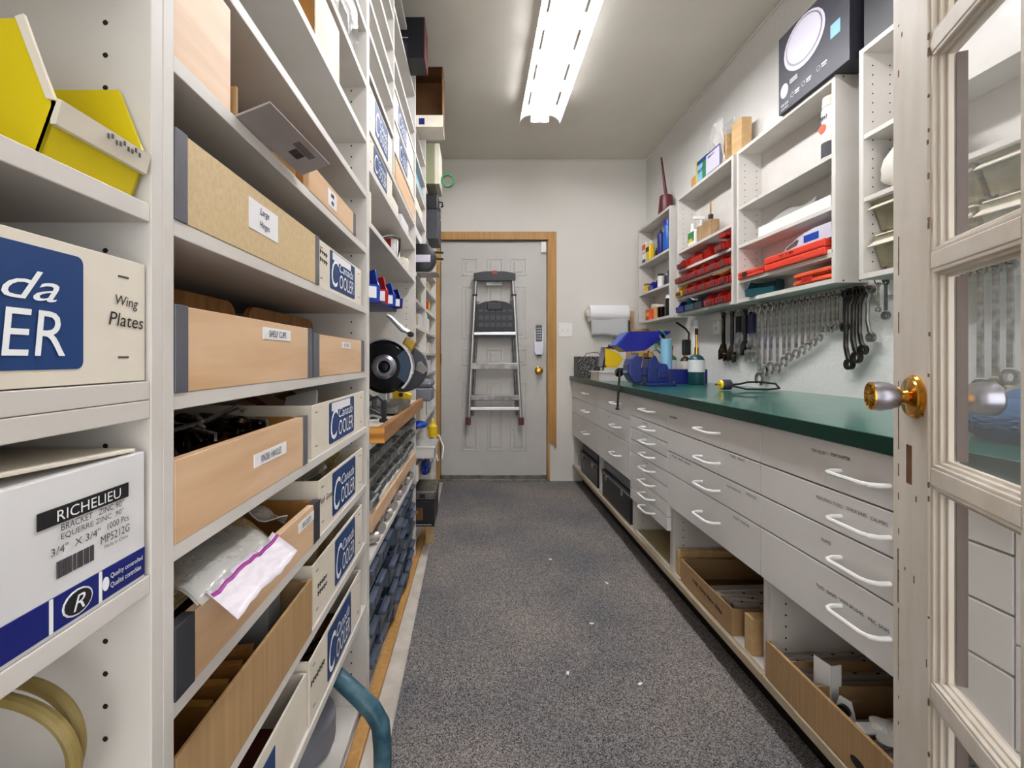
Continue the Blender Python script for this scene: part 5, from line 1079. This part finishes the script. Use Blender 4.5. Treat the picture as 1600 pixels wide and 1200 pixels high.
def offset(L_, s):
    o = MB(); r_ = .012*s; o.ring((0, 0), r_*.5, r_, 0, 360, -.006, .006, n=16)
    o.tube([(-.0, 0, -r_*.9), (-.012, -.0, -.05), (-.014, .0, -L_+.05), (-.006, 0, -L_+.01), (0, -.002, -L_)], .0048*s, 8); o.ring((0, -L_-r_*.8), r_*.55, r_*1.05, 0, 360, -.007, .007, n=16); return o
for i, (x, yb, s, l_) in enumerate(((1140, 725, 1.7, 'longest curved box wrench'), (1197, 675, 1.8, 'second curved box wrench, thick'), (1247, 610, 1.5, 'third curved box wrench'), (1308, 510, 1.3, 'fourth curved box wrench, by the white rail'))):
    px = 1100+x/5; hang(offset(1.302-zx(px, 430+yb/5, XH)-.02*s, s), px, label=l_+' right of the combination row', m='dark_chrome' if i < 3 else 'steel', name='box_wrench')
hang(combo(.085, .7), 0, y=yw(1373.5), z=1.315, label='tiny chrome wrench on the white rail', name='combination_wrench'); hang(combo(.11, 1.0, both='box'), 0, y=yw(1385), z=1.318, label='short dark box wrench on the white rail, nearest the glass door', m='steel', name='box_wrench')
for i, x in enumerate((1508, 1533, 1557, 1580)):
    hang(combo((.34, .32, .315, .29)[i], 1.5, both='box'), 0, y=yw(x), z=1.302, label=('first', 'second', 'third', 'fourth')[i]+' long chrome wrench from the left behind the glass', name='box_wrench')

# ============================================================ ladder on the back door
t = thing('step_ladder', 'folded aluminium step ladder hanging on the back door', 'ladder', (.145, YB-.05, .70))
def lx(px): return (px-VX)/186-.145
def lz(py): return EYE+(VY-py)/186-.70
def bar(p, q, r_, nm, m_, y=0): MB().cyl((lx(p[0]), y, lz(p[1])), (lx(q[0]), y, lz(q[1])), r_, n=12).build(nm, m_, t, True)
bar((732, 658), (742, 462), .016, 'rail', 'alu', -.01); bar((814, 658), (803, 462), .016, 'rail', 'alu', -.01)
bar((741.5, 470), (744, 436), .013, 'upper_rail', 'alu', -.01); bar((803.5, 470), (800.5, 436), .013, 'upper_rail', 'alu', -.01)
bar((738, 650), (747, 470), .011, 'rear_rail', 'steel', .02); bar((809, 650), (799, 470), .011, 'rear_rail', 'steel', .02)
for p in ((742, 461), (803, 461)): B(lx(p[0])-.02, lx(p[0])+.02, -.03, .012, lz(p[1])-.008, lz(p[1])+.008, .003).build('collar', 'black_plastic', t)
for p in ((731.5, 660), (814.5, 660)): B(lx(p[0])-.022, lx(p[0])+.022, -.03, .012, lz(664), lz(652), .005).build('rubber_foot', 'maroon', t)
h = MB().prism([(lx(740), lz(438)), (lx(740), lz(428)), (lx(757), lz(425)), (lx(787), lz(425)), (lx(805), lz(428)), (lx(805), lz(438)), (lx(800), lz(439)), (lx(745), lz(439))], -.045, .02, 'XZ').build('top_handle', 'black_plastic', t)
B(lx(769), lx(776), -.048, -.045, lz(429), lz(424), .002).build('red_mark', 'red', h)
pl = MB().prism([(lx(743), lz(518)), (lx(745), lz(477)), (lx(757), lz(472)), (lx(773), lz(470)), (lx(789), lz(472)), (lx(800), lz(477)), (lx(804), lz(518))], -.035, -.02, 'XZ').build('platform', 'black_plastic', t)
for i in range(6):
    for za, zb in ((500, 493), (511, 505), (488, 484)): B(lx(748+9*i), lx(755+9*i), -.038, -.035, lz(za), lz(zb)).build('rib_panel', 'lid_grey', pl)
B(lx(761), lx(785), -.05, -.035, lz(485), lz(474), .006).build('catch', 'dark_grey', pl)
B(lx(740), lx(806), -.04, .01, lz(524), lz(519), .004).build('tread', 'alu', t); B(lx(741), lx(806), -.03, .01, lz(527), lz(524)).build('tread_underside', 'dark_grey', t)
B(lx(737), lx(808), -.04, .01, lz(577), lz(567), .003).build('tread', 'steel', t); B(lx(735), lx(811), -.04, .01, lz(625), lz(617), .003).build('tread', 'steel', t); B(lx(733), lx(814), -.02, .005, lz(641), lz(636), .003).build('cross_bar', 'alu', t)
MB().cyl((lx(772), .05, lz(441)), (lx(772), -.0, lz(441)), .006).build('hanger', 'steel', t)
B(lx(760), lx(784), .02, .0455, lz(445), lz(436)).build('hanger_plate', 'steel', t)

# ============================================================ glass door at the right
d = bpy.data.objects.new('door_2', None); col.objects.link(d); d.location = (.713, .78, .012); d.rotation_euler = (0, 0, R(-113.4)); struct(d)
TH = .035; ZB, ZTOP = .0, 2.03
S0, S1_, MW, GW = 0, .135, .028, .172
xs = [S1_, S1_+GW, S1_+GW+MW, S1_+2*GW+MW, S1_+2*GW+2*MW, S1_+3*GW+2*MW]; WD = xs[-1]+.115
zm = [z-.012 for z in (.56, .877, 1.193, 1.51, 1.826)]
B(0, .1177, 0, TH, 0, ZTOP, .0025).build('lock_stile', 'old_white', d); B(xs[-1]+.017, WD, 0, TH, 0, ZTOP, .0025).build('hinge_stile', 'old_white', d)
B(.1177, xs[-1]+.017, 0, TH, 0, .24, .001).build('bottom_rail', 'old_white', d); B(.1177, xs[-1]+.017, 0, TH, 1.93, ZTOP, .001).build('top_rail', 'old_white', d)
o = MB()
for x in (xs[1], xs[3]): o.box(x+.003, x+MW-.003, .002, TH-.002, .24, 1.93, .002)
o.build('muntins', 'old_white', d)
rows = [.24]+zm+[1.93]
o = MB()
for z in zm:
    for i in range(3): o.box(xs[2*i]-.017, xs[2*i+1]+.003, .002, TH-.002, z-.013, z+.013, .002)
o.build('glazing_bars', 'old_white', d)
for i in range(3):
    for j in range(6):
        z0, z1 = rows[j]+(.013 if j else 0), rows[j+1]-(.013 if j < 5 else 0); x0, x1 = xs[2*i]-.017 if i == 0 else xs[2*i]-.003, xs[2*i+1]+.003 if i < 2 else xs[5]+.017
        if i == 0 or j >= 0:
            o = MB()
            for k_, (w_, dp) in enumerate(((.007, .003), (.014, .008), (.020, .014))):
                k0 = w_
                o.box(x0-.0005, x0+k0, dp, TH-dp, z0, z1, .001); o.box(x1-k0 if i == 2 else x1-k0*.5, x1+.0005, dp, TH-dp, z0, z1, .001)
                o.box(x0, x1, dp, TH-dp, z0-.0005, z0+k0*.7, .001); o.box(x0, x1, dp, TH-dp, z1-k0*.7, z1+.0005, .001)
            o.build('moulding', 'old_white', d)
        B(x0+.001, x1-.001, .0205, .0225, z0+.001, z1-.001).build('glass_pane', 'pane', d)
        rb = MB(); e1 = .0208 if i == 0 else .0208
        rb.box(x0+.0195, x0+e1, .0228, TH, z0+.014, z1-.014); rb.box(x1-(e1 if i == 2 else .0112), x1-(.0195 if i == 2 else .0098), .0228, TH, z0+.014, z1-.014); rb.build('rebate_strip', 'dark_brown', d)  # thin dark brown strips along the pane edges, behind the glass
# chipped paint marks along the edges
rn = random.Random(5); o = MB()
for i in range(46):
    x = rn.choice((.0225, .0225, .119, .119, .121, rn.uniform(.02, .12))); z = rn.uniform(.3, 1.75); L_ = rn.uniform(.001, .006); 
    if x == .0225 and rn.random() < .35: L_ *= 7
    o.box(x-.0012-rn.random()*.0012, x+.001+rn.random()*.001, -.0003, .001, z-L_, z+L_)
o.box(.0205, .0222, -.0003, .001, .9, 1.0); o.box(.0185, .0222, -.0003, .001, .63, .72); o.box(.0205, .0222, -.0003, .001, .50, .62)
o.build('paint_chips', 'chipped', d)
B(.050, .068, -.0006, .003, .838, .900, .0004).build('mortise_slot', 'mortise_wood', d)
B(.047, .0503, -.0004, .001, .835, .904).build('mortise_wear', 'white_enamel', d)
xk, zk = .0805, .978
ro = MB().lathe([(.0335, 0), (.0345, .003), (.032, .006), (.030, .0065), (.029, .009), (.022, .010), (.012, .012), (.010, .017), (.0115, .0185), (.009, .021), (.009, .022)], (xk, 0, zk), (0, -1, 0), 32).build('rosette', 'brass', d, True)
kb = MB().lathe([(.0085, .014), (.0100, .019), (.0165, .022), (.0212, .033), (.0234, .045), (.0222, .0545)], (xk, 0, zk), (0, -1, 0), 32).build('knob', 'satin', d, True)
q = MB().lathe([(.0222, .0540), (.0225, .0565), (.020, .058), (.018, .056), (.006, .0575), (.001, .0595)], (xk, 0, zk), (0, -1, 0), 32).build('knob_face', 'brass', kb, True)
o = MB()
for i in range(12):
    a = R(30*i); o.cyl((xk+.006*math.cos(a), -.0573, zk+.006*math.sin(a)), (xk+.018*math.cos(a), -.0573, zk+.018*math.sin(a)), .0012, n=6)
o.build('flutes', 'old_brass', q)['kind'] = 'stuff'
MB().lathe([(.033, 0), (.033, .006), (.012, .012), (.010, .02)], (xk, TH, zk), (0, 1, 0), 28).build('rosette', 'brass', d, True)
MB().lathe([(.0105, .012), (.012, .018), (.0215, .026), (.0255, .040), (.025, .054), (.02, .059), (.001, .060)], (xk, TH, zk), (0, 1, 0), 28).build('knob', 'satin', d, True)
for z in (.3, 1.0, 1.75): MB().cyl((WD+.004, TH+.002, z-.045), (WD+.004, TH+.002, z+.045), .007).build('hinge', 'old_brass', d)
